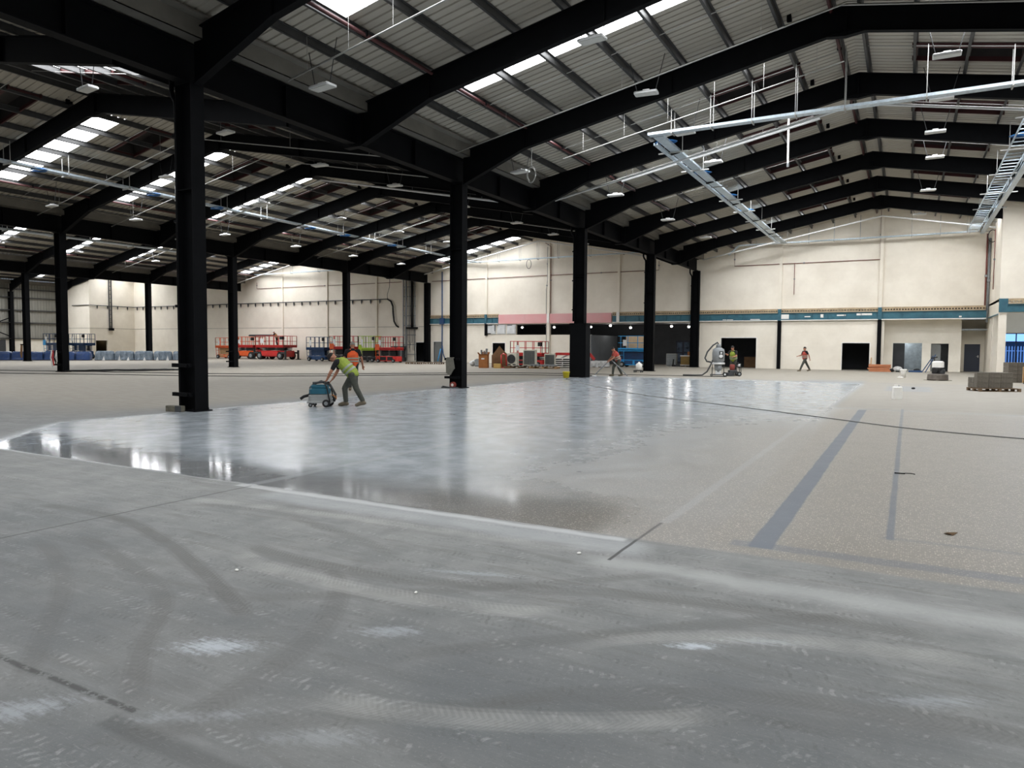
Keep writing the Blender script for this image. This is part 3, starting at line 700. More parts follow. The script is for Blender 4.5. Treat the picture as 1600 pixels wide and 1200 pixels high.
def doorleaf(name, x0, x1, y, z1, M, fr=None, glass=None, handle=True, ang=0):
    o = sroot(name, (x0, y, 0))
    o.rotation_euler = (0, 0, ang)
    mb = MB(); w = x1 - x0; mb.box(0, w, 0, .05, 0.01, z1); part('door_leaf', mb, M, o)
    if handle:
        mb = MB(); mb.box(w * .86, w * .92, -.05, 0, 1.0, 1.16); mb.box(w * .78, w * .92, -.06, -.04, 1.07, 1.1); part('handle', mb, WHITEM, o)
    return o
doorleaf('door_1', 18.45, 19.4, YW + 2.95, 1.95, DOORB)
doorleaf('door_2', 16.36, 16.95, YW + 1.25, 1.96, DOORG, handle=False)
doorleaf('dark_panel', 13.97, 14.72, YW + 1.9, 1.99, DARKR, handle=False)  # dark panel added so one half of the foil room looks dark
doorleaf('door_3', -25.6, -24.7, YW + .1, 1.96, DOORG, handle=False)
# door linings
dl = MB(); dl.box(-9.28, -9.12, YW - .05, YW + .26, 0, 2.62)
for x0, x1, z1 in ((2.0, 4.65, 2.35), (10.71, 12.5, 1.98), (-18.94, -17.63, 1.87), (-27.75, -26.35, 1.9), (-25.6, -24.7, 1.97)):
    dl.box(x0 - .06, x0, YW - .015, YW + .25, 0, z1 + .06); dl.box(x1, x1 + .06, YW - .015, YW + .25, 0, z1 + .06); dl.box(x0, x1, YW - .015, YW + .25, z1, z1 + .06)
struct('trim_11', dl, WHITE)
jl = MB(); jl.box(-72.6, -30.0, YW - .012, YW, 3.43, 3.47); jl.box(-27.4, -26.5, YW - .012, YW, 3.43, 3.47); jl.box(-72.6, -72.588, 40.5, YW, 3.43, 3.47); jl.box(-78.6, -72.6, 40.488, 40.5, 3.43, 3.47)
struct('trim_12', jl, mat('wall_joint_bead', (150, 145, 134), .8))
# small low shutter inside the big black doorway
mb = MB(); mb.box(3.3, 4.6, YW + 2.5, YW + 2.6, 0, .85)
tag(link('stacked_board', mb.mesh('stacked_board', CARDB)), 'brown board standing in the big black doorway behind the extractor', 'board')
# glazed door and window in the dark room
o = sroot('window_1', (-3.75, 53.75, 0))
mb = MB(); mb.box(0, 1.35, -.06, 0, .02, 2.2)
for z in (.25,): pass
part('backing', mb, FRAMEB, o)
for x in (.12, .76):
    for z0, z1 in ((.3, 1.05), (1.15, 2.05)): mb = MB(); mb.box(x, x + .48, -.08, -.06, z0, z1); part('pane', mb, mat('blue_dusk_glass', (96, 116, 142), .15, 0, .3, 3), o)
# big glazed screen in the side block, yard and palisade fence outside
o = sroot('window_2', (20.3, YW - .15, .55))
fr = MB()
for x in (0, .82, 1.9, 3, 4.15): fr.box(x, x + .06, -.05, .05, 0, 2.13)
for z in (0, 1.52, 2.07): fr.box(0, 4.2, -.05, .05, z, z + .06)
part('window_frame', fr, FRAMEB, o)
gl = bpy.data.materials.new('clear_glazing'); gl.use_nodes = True; nt = gl.node_tree; pb = nt.nodes['Principled BSDF']; pb.inputs['Transmission Weight'].default_value = 1; pb.inputs['Roughness'].default_value = 0; pb.inputs['IOR'].default_value = 1.02; pb.inputs['Base Color'].default_value = (.3, .5, .95, 1)
for a, b in ((.06, .82), (.88, 1.9), (1.96, 3), (3.06, 4.15)): mb = MB(); mb.box(a, b, -.005, .005, .06, 2.07); part('pane', mb, gl, o)
mb = MB(); mb.box(12, 60, YW + 3.3, 110, -.25, -.05); struct('ground', mb, YARD)
ft = thing('palisade_fence', 'pale steel palisade fence standing in the yard outside the blue window', 'fence', (24, 60, -.05))
pal = MB(); pal.prism([(-.04, 0), (.04, 0), (.04, 1.85), (0, 1.95), (-.04, 1.85)], -.01, .01); pal_me = pal.mesh('pale', FENCEM)
for i in range(60): link('pale', pal_me, ft, (-6 + i * .2, 0, 0))
mb = MB(); mb.box(-6, 6, .02, .07, .4, .46); mb.box(-6, 6, .02, .07, 1.5, 1.56); part('fence_rail', mb, FENCEM, ft)
mb = MB(); mb.box(14, 40, 80, 86, 0, 2.4)
hd = tag(link('warehouse_building', mb.mesh('warehouse_building', mat('distant_shed', (38, 48, 58), .8))), 'low dark shed beyond the yard fence seen through the blue window', 'building')

# ------------------------------------------------------------------ pipes under the roof
def under(x, off):
    xr = min(RIDGES, key=lambda q: abs(q - x)); return zs(abs(x - xr)) - off
PY = [2.2, 5.4, 9.9, 13.9, 18.0, 22.1, 26.2, 30.3, 34.4, 38.5, 44.3]
for bi, xr in enumerate(RIDGES[:3]):
    for i, y in enumerate(PY):
        if i in ((1, 5, 6, 7, 8, 9), (0, 1, 5, 6, 8, 9), (0, 1, 2, 3, 5, 6, 8, 9))[bi]: continue
        if bi == 0 and i in (0,): xs = [.9, 9.0]
        elif bi == 0 and i == 3: xs = [3.2, 12.9]
        else: xs = [xr - 12.2, xr - 6, xr, xr + 6, xr + 12.2]
        off = .87 if i != 4 else 1.05
        t = thing('sprinkler_pipe', 'pale sprinkler pipe under the %s roof, %s from the gable' % (BN[bi], ORD[len(PY) - 1 - i]), 'pipe', (xs[0], y, under(xs[0], off)))
        mb = MB(); mb.tube([(x, y, under(x, off)) for x in xs], .022 if i not in (4, 10) else .05, 8); part('pipe_run', mb, PIPEW if i not in (4, 10) else WHITEM, t, True, True)
        for q in range(6):
            x = xs[0] + (xs[-1] - xs[0]) * (q + .5) / 6; mb = MB(); mb.bar((x, y, under(x, off)), (x, y, under(x, .0)), .008); part('pipe_hanger', mb, PIPEW, t, True)
t = thing('white_crossbar', 'straight white trunking beside the bright pipe under the polished bay roof', 'crossbar', (3.7, 18.9, under(3.7, .85)))  # plain white bar added along the roof slope
mb = MB(); mb.bar((3.7, 18.9, under(3.7, .85)), (11.7, 18.9, under(11.7, .85)), .1, .08); part('crossbar_run', mb, WHITEM, t, True)
for q in range(5): x = 4.2 + q * 1.8; mb = MB(); mb.bar((x, 18.9, under(x, .85)), (x, 18.9, under(x, 0)), .01); part('hanger_rod', mb, PIPEW, t, True)
for bi, x in ((0, 2.85), (1, -23.35), (0, 12.7), (2, -49.6)):
    t = thing('red_pipe', 'dark red pipe along the purlins of the %s %s' % (BN[bi], 'at its ridge' if x > 5 else 'at its valley'), 'pipe', (x, 0, under(x, .2)))
    mb = MB(); mb.tube([(x, -6, under(x, .23)), (x, YW, under(x, .23))], .05, 8); part('pipe_run', mb, REDOX, t, True, True)
    mb = MB()
    for k in range(-1, 8): mb.cbox((x, k * H + 2.9, under(x, .2)), (.14, .05, .14))
    part('pipe_clip', mb, STEEL, t, True)

# ------------------------------------------------------------------ cable trays on hangers
def tray_run(t, a, b, wd=.3, step=.3, ladder=False):
    a, b = Vector(a), Vector(b); d = (b - a); L = d.length; d.normalize(); n = d.cross(Vector((0, 0, 1))).normalized() * wd / 2
    for s_ in (-1, 1): mb = MB(); mb.bar(a + n * s_, b + n * s_, .03, .09); part('side_rail', mb, GALV, t, True)
    if ladder:
        k = int(L / step)
        for i in range(k): mb = MB(); p = a + d * (i + .5) * L / k; mb.bar(p - n, p + n, .05, .03); part('rung', mb, GALV, t, True)
    else:
        mb = MB(); mb.bar(a - Vector((0, 0, .035)), b - Vector((0, 0, .035)), wd, .012); part('tray_base', mb, GALV, t, True)
def hangers(t, pts, wd, ext=.12):
    """pairs of threaded rods with a strut below the tray: pts = (centre, across-direction)"""
    for p, n in pts:
        p = Vector(p); n = Vector(n)
        mb = MB(); mb.bar(p - n * (wd / 2 + ext) - Vector((0, 0, .07)), p + n * (wd / 2 + ext) - Vector((0, 0, .07)), .045); 
        for s_ in (-1, 1):
            q = p + n * s_ * (wd / 2 + .06); zt = under(q.x, .2); mb.bar((q.x, q.y, p.z - .1), (q.x, q.y, zt), .022)
        part('trapeze_hanger', mb, PIPEW, t, True)
def loops(name, label, c, r, M, n=3, rad=.012, axis='z', group=None, lead=0):
    t = thing(name, label, 'cable', c, 0, group)
    if lead: mb = MB(); mb.tube([(0, 0, r), (.01, 0, r + lead / 2), (0, 0, r + lead)], rad, 6); part('cable_lead', mb, M, t)
    for k in range(n):
        mb = MB(); rr = r * (1 - .14 * k); pts = []
        for i in range(17):
            a = 2 * pi * i / 16; pts.append((rr * 1.25 * cos(a), rr * .8 * sin(a), .02 * k + .015 * sin(3 * a)) if axis == 'z' else (rr * .6 * cos(a), .015 * k, rr * sin(a)))
        mb.tube(pts, rad, 6); part('cable_loop', mb, M, t, False, True)
    return t
BLUEC = mat('blue_cable', (40, 110, 176), .4, 0, .06, 10)
t = thing('cable_tray', 'galvanised cable tray crossing under the ridge of the polished bay on paired hanger rods', 'cable tray', (6.45, 14.7, 9.4))
tray_run(t, (6.3, 14.7, 9.42), (21.5, 14.7, 9.42)); hangers(t, [((x, 14.7, 9.42), (0, 1, 0)) for x in (7.2, 8.6, 10.0, 11.4, 12.9, 15.2, 17.4)], .3, .06)
t = thing('cable_tray', 'galvanised cable tray running lengthwise to the white gable wall with blue cable coils on it', 'cable tray', (6.6, 14.7, 9.4))
tray_run(t, (6.6, 14.85, 9.4), (6.6, YW - .5, 9.4), .34); tray_run(t, (6.3, 15.5, 9.3), (6.3, YW - 2, 9.3), .12)
hangers(t, [((6.55, y, 9.38), (1, 0, 0)) for y in (17, 20.3, 24, 27.5, 31, 34.5, 38, 41.5, 45)], .6, .3)
for i, y in enumerate((16, 21.5, 27, 31.5)):
    loops('blue_cable_coil', 'blue cable coil lying on the lengthwise tray of the polished bay, %s from the gable' % ORD[3 - i], (6.55, y, 9.46), .34, BLUEC, 4, .02)
t = thing('cable_tray', 'galvanised cable tray along the gable wall of the polished bay with a sloping end', 'cable tray', (10, YW - .6, 9.42))
tray_run(t, (3.3, YW - .6, 9.42), (18.6, YW - .6, 9.42), .22); tray_run(t, (2.55, YW - .6, 8.75), (3.3, YW - .6, 9.42), .22)
hangers(t, [((x, YW - .6, 9.4), (0, 1, 0)) for x in (4.6, 8.3, 10, 11.7, 14.9, 16.6, 18.3)], .22, .02)
t = thing('cable_tray', 'galvanised cable tray along the gable wall of the middle bay', 'cable tray', (-13, YW - .6, 9.36))
tray_run(t, (-24, YW - .6, 9.36), (-4.3, YW - .6, 9.36), .22); hangers(t, [((x, YW - .6, 9.34), (0, 1, 0)) for x in (-22.5, -20, -18, -15.8, -14, -12, -9, -6)], .22, .02)
t = thing('cable_tray', 'galvanised cable tray along the gable wall of the bay with the lifts', 'cable tray', (-40, YW - .6, 9.4))
tray_run(t, (-50.5, YW - .6, 9.4), (-31, YW - .6, 9.4), .22); hangers(t, [((x, YW - .6, 9.38), (0, 1, 0)) for x in (-48, -44, -40, -36, -33)], .22, .02)
t = thing('cable_ladder', 'wide galvanised cable ladder with rungs running lengthwise beside the stepped wall block', 'cable ladder', (18.7, 20, 9.4))
tray_run(t, (18.45, 15.4, 9.42), (18.45, YW - .5, 9.42), .62, .62, True)
tray_run(t, (19.0, 15.4, 9.3), (19.0, YW - .5, 9.3), .2)
hangers(t, [((18.6, y, 9.36), (1, 0, 0)) for y in (18, 22.5, 27, 31.5, 36, 41, 45)], .85, .35)
for i in range(4):
    mb = MB(); mb.tube([(18.85 + .06 * i + .05 * sin(j * 1.3 + i), 15.4 + j * 1.02, 9.5 + .03 * sin(j + i)) for j in range(31)], .022, 6); part('cable', mb, DGREY if i % 2 else GALV, t, True, True)
loops('blue_cable_coil', 'blue cable coil lying on the wide cable ladder beside the stepped wall block', (18.5, 21.3, 9.5), .4, BLUEC, 4, .025)
t = thing('cable_tray', 'galvanised cable tray running lengthwise through the middle bay with blue cable coils', 'cable tray', (-19, 10, 9.35))
tray_run(t, (-19, 0, 9.36), (-20.6, YW - .5, 9.36), .4); hangers(t, [((-19 - 1.6 * y / YW, y, 9.34), (1, 0, 0)) for y in (2, 5.5, 8, 11, 14, 17, 20, 23.5, 27, 30.5, 34, 38, 42)], .4, .1)
for i, y in enumerate((6.8, 12.5, 16.5, 24, 27.5, 33)):
    loops('blue_cable_coil', 'blue cable coil hanging at the middle bay cable tray, %s from the gable' % ORD[5 - i], (-19 - 1.6 * y / YW, y, 9.28), .34, BLUEC, 4, .02)
t = thing('cable_tray', 'galvanised cable tray running lengthwise through the bay with the lifts', 'cable tray', (-39.5, 20, 9.3))
tray_run(t, (-39, 4, 9.3), (-39, 30, 9.3), .5); hangers(t, [((-39, y, 9.28), (1, 0, 0)) for y in (6, 9, 12, 15, 18, 21, 24, 27)], .5, .1)

# ------------------------------------------------------------------ LED panels (switched off)
led = thing('led_panel', 'x', 'light', (0, 0, 0))
mb = MB(); mb.rbox(-.36, .36, -.17, .17, -.03, .04, .02); part('housing', mb, WHITEM, led)
mb = MB(); mb.box(-.33, .33, -.14, .14, -.045, -.03); part('diffuser', mb, LENS, led)
mb = MB(); mb.box(-.1, .1, -.07, .07, .04, .1); part('driver_box', mb, WHITEM, led)
for sg in (-1, 1): mb = MB(); mb.tube([(sg * .3, 0, .04), (sg * .3, 0, .12), (sg * .55, 0, 1.12)], .012, 5); part('suspension_wire', mb, DGREY, led)
lp = [(7.63, 6.04), (7.62, 10.4), (7.55, 15), (7.52, 19.6), (-.69 + 2.2, 2.8), (1.7, 13.2), (3.0, 20), (3.2, 27.5), (3.4, 35), (15.57, 8.76), (15.65, 13.0), (15.66, 17.1), (15.6, 21.3), (15.7, 25.5), (15.6, 33), (15.3, 41)]
lm = [(-7.2, 1.9), (-7.2, 6.95), (-8.0, 12.6), (-7.0, 16.6), (-6.9, 22.5), (-6.5, 28), (-6.4, 33), (-6.3, 38), (-17, 11.5), (-17.5, 18), (-17.2, 24), (-17.2, 30), (-17, 36), (-23.2, 9.5), (-23.2, 14), (-23.2, 20), (-23.2, 26), (-23.2, 32), (-23.2, 38)]
l3 = [(-33.5, 12), (-33.5, 18), (-33.5, 24), (-33.5, 31), (-46, 18), (-46, 24), (-46, 31), (-31, 36), (-38, 40)]
BO = ['polished floor bay', 'middle bay', 'bay with the lifts']; NTH = ORD + ['thirteenth']
first = True
for nm, pts in zip(BO, (lp, lm, l3)):
    for side in (0, 1):
        row = sorted([p for p in pts if (p[0] > min(RIDGES, key=lambda q: abs(q - p[0]))) == bool(side)], key=lambda p: -p[1])
        for q, (x, y) in enumerate(row):
            z = under(x, 1.05)
            lab = 'white LED panel below the %s, %s slope, %s from the gable' % (nm, 'window side' if side else 'cladding side', NTH[q])
            if first: led.location = (x, y, z); led['label'] = lab; led['group'] = 'LED panels under the roof'; first = False
            else: dup(led, (x, y, z), random.choice((0, 0, .12, -.1)), lab, 'LED panels under the roof')

# ------------------------------------------------------------------ services on the gable wall
def wpipe(name, label, pts, r, M, cat='pipe', n=8, clips=True):
    t = thing(name, label, cat, pts[0]); mb = MB(); mb.tube(pts, r, n); part('pipe_run' if cat == 'pipe' else 'cable_run', mb, M, t, True, True)
    if clips:
        mb = MB()
        for a, b in zip(pts, pts[1:]):
            p = (Vector(a) + Vector(b)) / 2; mb.cbox(p, (.05 + 2 * r, .05 + 2 * r, .05 + 2 * r))
        part('clip', mb, MGREY, t, True)
    return t
PY1 = YW - .06
MAROON = mat('maroon_pipe', (128, 72, 64), .5, 0, .06, 4)
wpipe('maroon_pipe', 'thin maroon pipe stepping up the gable wall of the polished bay to the ridge', [(2.9, PY1, 8.95), (2.9, PY1, 7.93), (13.0, PY1, 7.93), (13.0, PY1, 11.4)], .025, MAROON)
wpipe('maroon_pipe', 'short maroon drop pipe on the gable wall above the walking worker', [(7.3, PY1, 7.93), (7.3, PY1, 5.6)], .022, MAROON)
wpipe('maroon_pipe', 'thin maroon pipe level along the gable wall of the middle bay', [(-25.8, PY1, 7.83), (-13.25, PY1, 7.9), (-3.15, PY1, 7.9), (-3.15, PY1, 8.65)], .025, MAROON)
wpipe('maroon_pipe', 'twin maroon drop pipe above the pink boards, bent at its top', [(-13.5, PY1 - .05, 10.75), (-12.95, PY1 - .05, 10.4), (-12.9, PY1 - .05, 4.5)], .025, MAROON)
wpipe('maroon_pipe', 'thin maroon pipe on the gable wall of the bay with the lifts', [(-50, PY1, 8.6), (-50, PY1, 7.9), (-29.5, PY1, 7.9)], .022, MAROON)
wpipe('grey_conduit', 'thin grey conduit dropping beside the twin maroon pipe above the pink boards', [(-13.3, PY1, 10.4), (-13.3, PY1, 7.4), (-13.42, PY1, 6.6), (-13.35, PY1, 0.1)], .025, MGREY)
wpipe('maroon_pipe', 'pair of dark pipes running down the corner by the stepped wall block', [(19.35, PY1, 9.3), (19.35, PY1, 3.7)], .05, MAROON)
wpipe('grey_conduit', 'wide grey conduit running down beside the corner of the stepped wall block', [(19.5, PY1 - .02, 9.0), (19.5, PY1 - .02, 3.4)], .07, MGREY)
wpipe('maroon_pipe', 'thin maroon drop pipe on the face of the stepped wall block', [(XB - .05, 43.6, 9.2), (XB - .05, 43.6, 5.4)], .025, MAROON)
loops('black_cable_loop', 'black cable loop hanging at the top of the stepped wall block', (XB - .12, 44.5, 8.9), .4, BLACK, 1, .025, 'y')
loops('black_cable_loop', 'black cable loop hanging from the gable tray of the middle bay', (-14.9, YW - .6, 8.9), .4, BLACK, 1, .02, 'y', None, .1)
loops('white_cable_loop', 'white cable loop hanging from the polished bay rafter above the columns', (2.6, 12.4, 7.9), .3, PIPEW, 2, .012, 'y', None, 1.3)
loops('white_cable_loop', 'white cable loop hung on the wall behind the silver wrapped pallets', (-61.8, YW - .02, 3.0), .4, MGREY, 1, .03, 'y')
t = thing('dangling_tube', 'long pale tube hanging loose below the ridge of the polished bay', 'tube', (10.4, 20, 9.2)); mb = MB(); mb.tube([(10.4, 20, 11.0), (10.42, 20, 8.98)], .04, 8); part('tube_body', mb, WHITE, t, True); mb = MB(); mb.lathe([(.05, 8.96), (.05, 9.1)], (10.42, 20, 0), n=8); part('end_cap', mb, MGREY, t, True)
# festoon cable with clips
t = thing('festoon_cable', 'dark festoon cable with hanging clips along the white wall behind the lifts', 'cable', (-50, YW, 6.25))
mb = MB(); mb.tube([(-72.5, YW - .12, 6.25), (-31.2, YW - .12, 6.25)], .05, 6); mb.tube([(-72.5, 46.2, 6.25), (-72.48, 40.5, 6.25)], .05, 6); mb.tube([(-72.5, 40.4, 6.25), (-76, 40.38, 6.25)], .05, 6); part('cable_run', mb, DGREY, t, True)
cme = None
for i in range(34):
    x = -71.8 + i * 1.2
    if cme is None:
        mb = MB(); mb.box(-.06, .06, -.05, .05, -.3, .02); mb.box(-.03, .03, -.03, .03, -.42, -.3); cme = mb.mesh('cable_clip', DGREY)
    link('cable_clip', cme, t, (x + 50, -.12, 0))
for i in range(4): link('cable_clip', cme, t, (-22.45, -1 - i * 1.3, 0))
wpipe('black_hose', 'thick black hose hanging in a curve at the end of the festoon cable', [(-31.2, YW - .15, 6.25), (-30.75, YW - .16, 6.0), (-30.5, YW - .17, 5.5), (-30.46, YW - .17, 4.8), (-30.35, YW - .17, 4.0), (-30.1, YW - .16, 3.6), (-29.8, YW - .16, 3.42)], .085, BLACK, 'hose', 8, False)
wpipe('black_cable', 'thin black cable dropping from the valley girder to the festoon cable', [(-30.7, YW - .4, 8.3), (-30.75, YW - .4, 7.4), (-31.1, YW - .3, 6.7), (-31.2, YW - .16, 6.3)], .025, BLACK, 'cable', 6, False)
# vertical ladder tray and cabinet cables by the inner corner
t = thing('cable_ladder', 'upright grey cable ladder with black ducts on the wall beside the inner corner column', 'cable ladder', (-29, YW, 0))
for x in (-29.25, -28.95): mb = MB(); mb.box(x - .04, x + .04, YW - .14, YW - .04, .1, 8.3); part('side_rail', mb, MGREY, t, True)
for z in range(9): mb = MB(); mb.box(-29.25, -27.7, YW - .16, YW - .1, .7 + z * .95, .76 + z * .95); part('cross_strut', mb, MGREY, t, True)
for x, z0, r in ((-28.75, .1, .06), (-28.45, 3.3, .05), (-28.1, 3.4, .15), (-27.75, .1, .05)):
    mb = MB(); mb.tube([(x, YW - .2, z0), (x, YW - .2, 8.3)], r, 8); part('duct', mb, BLACK if r > .1 else MGREY, t, True, True)
mb = MB(); mb.box(-28.7, -27.5, YW - .4, YW - .02, 3.25, 3.4); part('shelf', mb, STEEL, t, True)
for i in range(8):
    x = -28.5 + i * .12; mb = MB(); mb.tube([(x, YW - .3, 3.3), (x + .03 * sin(i * 2), YW - .34, 2.3 + .3 * sin(i)), (x + .05 * cos(i), YW - .3, 1.4 + .5 * cos(i * 1.7))], .018, 5); part('loose_tail', mb, DGREY, t, True)
t = thing('electrical_cabinet', 'dark upright electrical cabinet and cable tangle at the foot of the cable ladder', 'cabinet', (-29.6, YW - .5, 0))
mb = MB(); mb.box(-29.9, -29.0, YW - .5, YW - .1, .4, 1.2); part('cabinet_body', mb, DGREY, t, True)
mb = MB(); mb.box(-30.4, -28.8, YW - .6, YW - .1, 1.2, 1.5); mb.box(-29.3, -28.9, YW - .45, YW - .1, 0, .4); mb.box(-29.9, -29.6, YW - .45, YW - .1, 0, .4); part('cabinet_frame', mb, DGREY, t, True)
mb = MB(); mb.box(-29.75, -29.15, YW - .53, YW - .5, .5, 1.1); part('cabinet_door', mb, MGREY, t, True)
t = thing('cable_ladder', 'narrow upright dark cable ladder ending halfway down the far projecting wall block', 'cable ladder', (-72.5, 43.1, 0))
for y in (42.95, 43.25): mb = MB(); mb.box(-72.58, -72.48, y - .05, y + .05, 3.5, 9.6); part('side_rail', mb, DGREY, t, True)
for z in range(12): mb = MB(); mb.box(-72.56, -72.5, 42.95, 43.25, 3.7 + z * .5, 3.75 + z * .5); part('rung', mb, DGREY, t, True)
mb = MB(); mb.box(-72.6, -72.3, 42.85, 43.4, 3.2, 3.5); part('end_box', mb, STEEL, t, True)
# blue water pipe at the inner corner
t = thing('blue_water_pipe', 'upright blue water pipe with splayed hoses at its foot by the inner corner', 'pipe', (-24.55, YW - .2, 0))
mb = MB(); mb.tube([(-24.5, YW - .2, 8.7), (-24.5, YW - .2, 1.2), (-24.55, YW - .25, .0)], .06, 8); part('riser', mb, BLUEP, t, True, True)
mb = MB(); mb.tube([(-24.42, YW - .28, 1.6), (-24.3, YW - .3, .8), (-24.0, YW - .4, .3), (-23.6, YW - .5, .2)], .05, 6); part('hose_tail', mb, BLUEP, t, True, True)
mb = MB(); mb.tube([(-24.6, YW - .3, 1.3), (-24.75, YW - .4, .5), (-24.8, YW - .5, .1)], .05, 6); part('hose_tail', mb, BLUEL, t, True, True)
mb = MB(); mb.box(-24.75, -24.25, YW - .3, YW - .1, 3.65, 4.25); part('valve_box', mb, BLUEP, t, True)
# three white vent panels under the pink boards
for i, x in enumerate((-19.05, -18.0, -16.95)):
    t = thing('vent_panel', 'square white wall panel below the pink boards, %s' % ('with black strips on three edges', 'the middle one of three', 'next to the dark window band')[i], 'panel', (x, YW - .01, 2.68))
    mb = MB(); mb.box(-.46, .46, -.04, 0, 0, .9); mb.box(-.38, .38, -.09, -.04, .06, .84); part('panel_plate', mb, mat('grey_white_panel', (214, 216, 216), .6), t)
    mb = MB(); mb.box(-.4, .1 if i != 1 else -.3, -.095, -.06, .8, .86)
    if i == 0: mb.box(.34, .4, -.095, -.06, .3, .86); mb.box(-.4, -.05, -.095, -.06, .02, .1)
    part('dark_strip', mb, HOLE, t)  # dark bars laid on the panel edges
# lit bulkhead lamps in the dark room, real lamps inside
for i, (x, z) in enumerate(((-17.6, 3.4), (-14.2, 3.4), (-10.5, 3.4), (-8.6, 3.5), (-6.7, 3.3), (-3.0, 3.4), (-1.5, 3.35))):
    t = thing('round_lamp', 'small round lit lamp under the dark room ceiling, %s along from the wide opening edge' % ORD[6 - i], 'lamp', (x, 49.6, z), 0, 'round lamps in the dark room')
    mb = MB(); mb.lathe([(.09, .0), (.09, .12), (.03, .16), (.03, .25)], n=12); part('lamp_base', mb, WHITE, t)
    mb = MB(); mb.ell((0, 0, 0), (.11, .11, .1), 10, 6); part('lamp_globe', mb, LAMP, t)
def plight(name, loc, e, r=.15, c=(1, .96, .9)):
    l = bpy.data.lights.new(name, 'POINT'); l.energy = e; l.shadow_soft_size = r; l.color = c; o = bpy.data.objects.new(name, l); COL.objects.link(o); o.location = loc
t = thing('work_lamp', 'bright work lamp in the foil lined room behind the plank pile', 'lamp', (14.7, YW + 3.2, 2.35)); mb = MB(); mb.box(-.15, .15, -.05, .05, -.1, .1); part('lamp_face', mb, LAMP, t); mb = MB(); mb.box(-.18, .18, .05, .12, -.13, .13); mb.tube([(0, .08, .13), (0, .08, .6)], .02, 6); part('lamp_body', mb, BLACK, t)
plight('work_lamp_light', (14.7, YW + 2.9, 2.3), 60, .12, (.9, .97, 1))
for x, z in ((-8.6, 3.3), (-6.7, 3.1), (-3.0, 3.2), (-1.5, 3.15)): plight('round_lamp_light', (x, 49.6, z), 12, .1)
plight('brown_room_light', (-74.3, 42.6, 2.2), 4, .1, (1, .85, .6))

# ------------------------------------------------------------------ scissor lifts
def wheel(name, parent, x, y, r, w, hub):
    mb = MB(); mb.lathe([(r * .55, -w / 2), (r * .92, -w / 2), (r, -w * .3), (r, w * .3), (r * .92, w / 2), (r * .55, w / 2)], (0, 0, 0), 'y', 18)
    o = part(name, mb, BLACK, parent, False, False); o.location = (x, y, r)
    mb = MB(); mb.lathe([(r * .5, -w * .52), (r * .5, w * .52)], (0, 0, 0), 'y', 12); mb.lathe([(r * .16, -w * .6), (r * .16, w * .6)], (0, 0, 0), 'y', 8); part('hub', mb, hub, o)
def rails(t, x0, x1, y, z0, z1, M, bays=3):
    mb = MB(); r = .022
    for z in (z1, (z0 + z1) / 2): mb.bar((x0, y, z), (x1, y, z), 2 * r)
    part('guard_rail', mb, M, t)
    for i in range(bays + 1):
        x = x0 + (x1 - x0) * i / bays; mb = MB(); mb.bar((x, y, z0), (x, y, z1), 2 * r); part('rail_post', mb, M, t)
def endrail(t, x, y0, y1, z0, z1, M):
    mb = MB()
    for z in (z1, (z0 + z1) / 2): mb.bar((x, y0, z), (x, y1, z), .044)
    for y in (y0, (y0 + y1) / 2, y1): mb.bar((x, y, z0), (x, y, z1), .044)
    part('end_rail', mb, M, t)
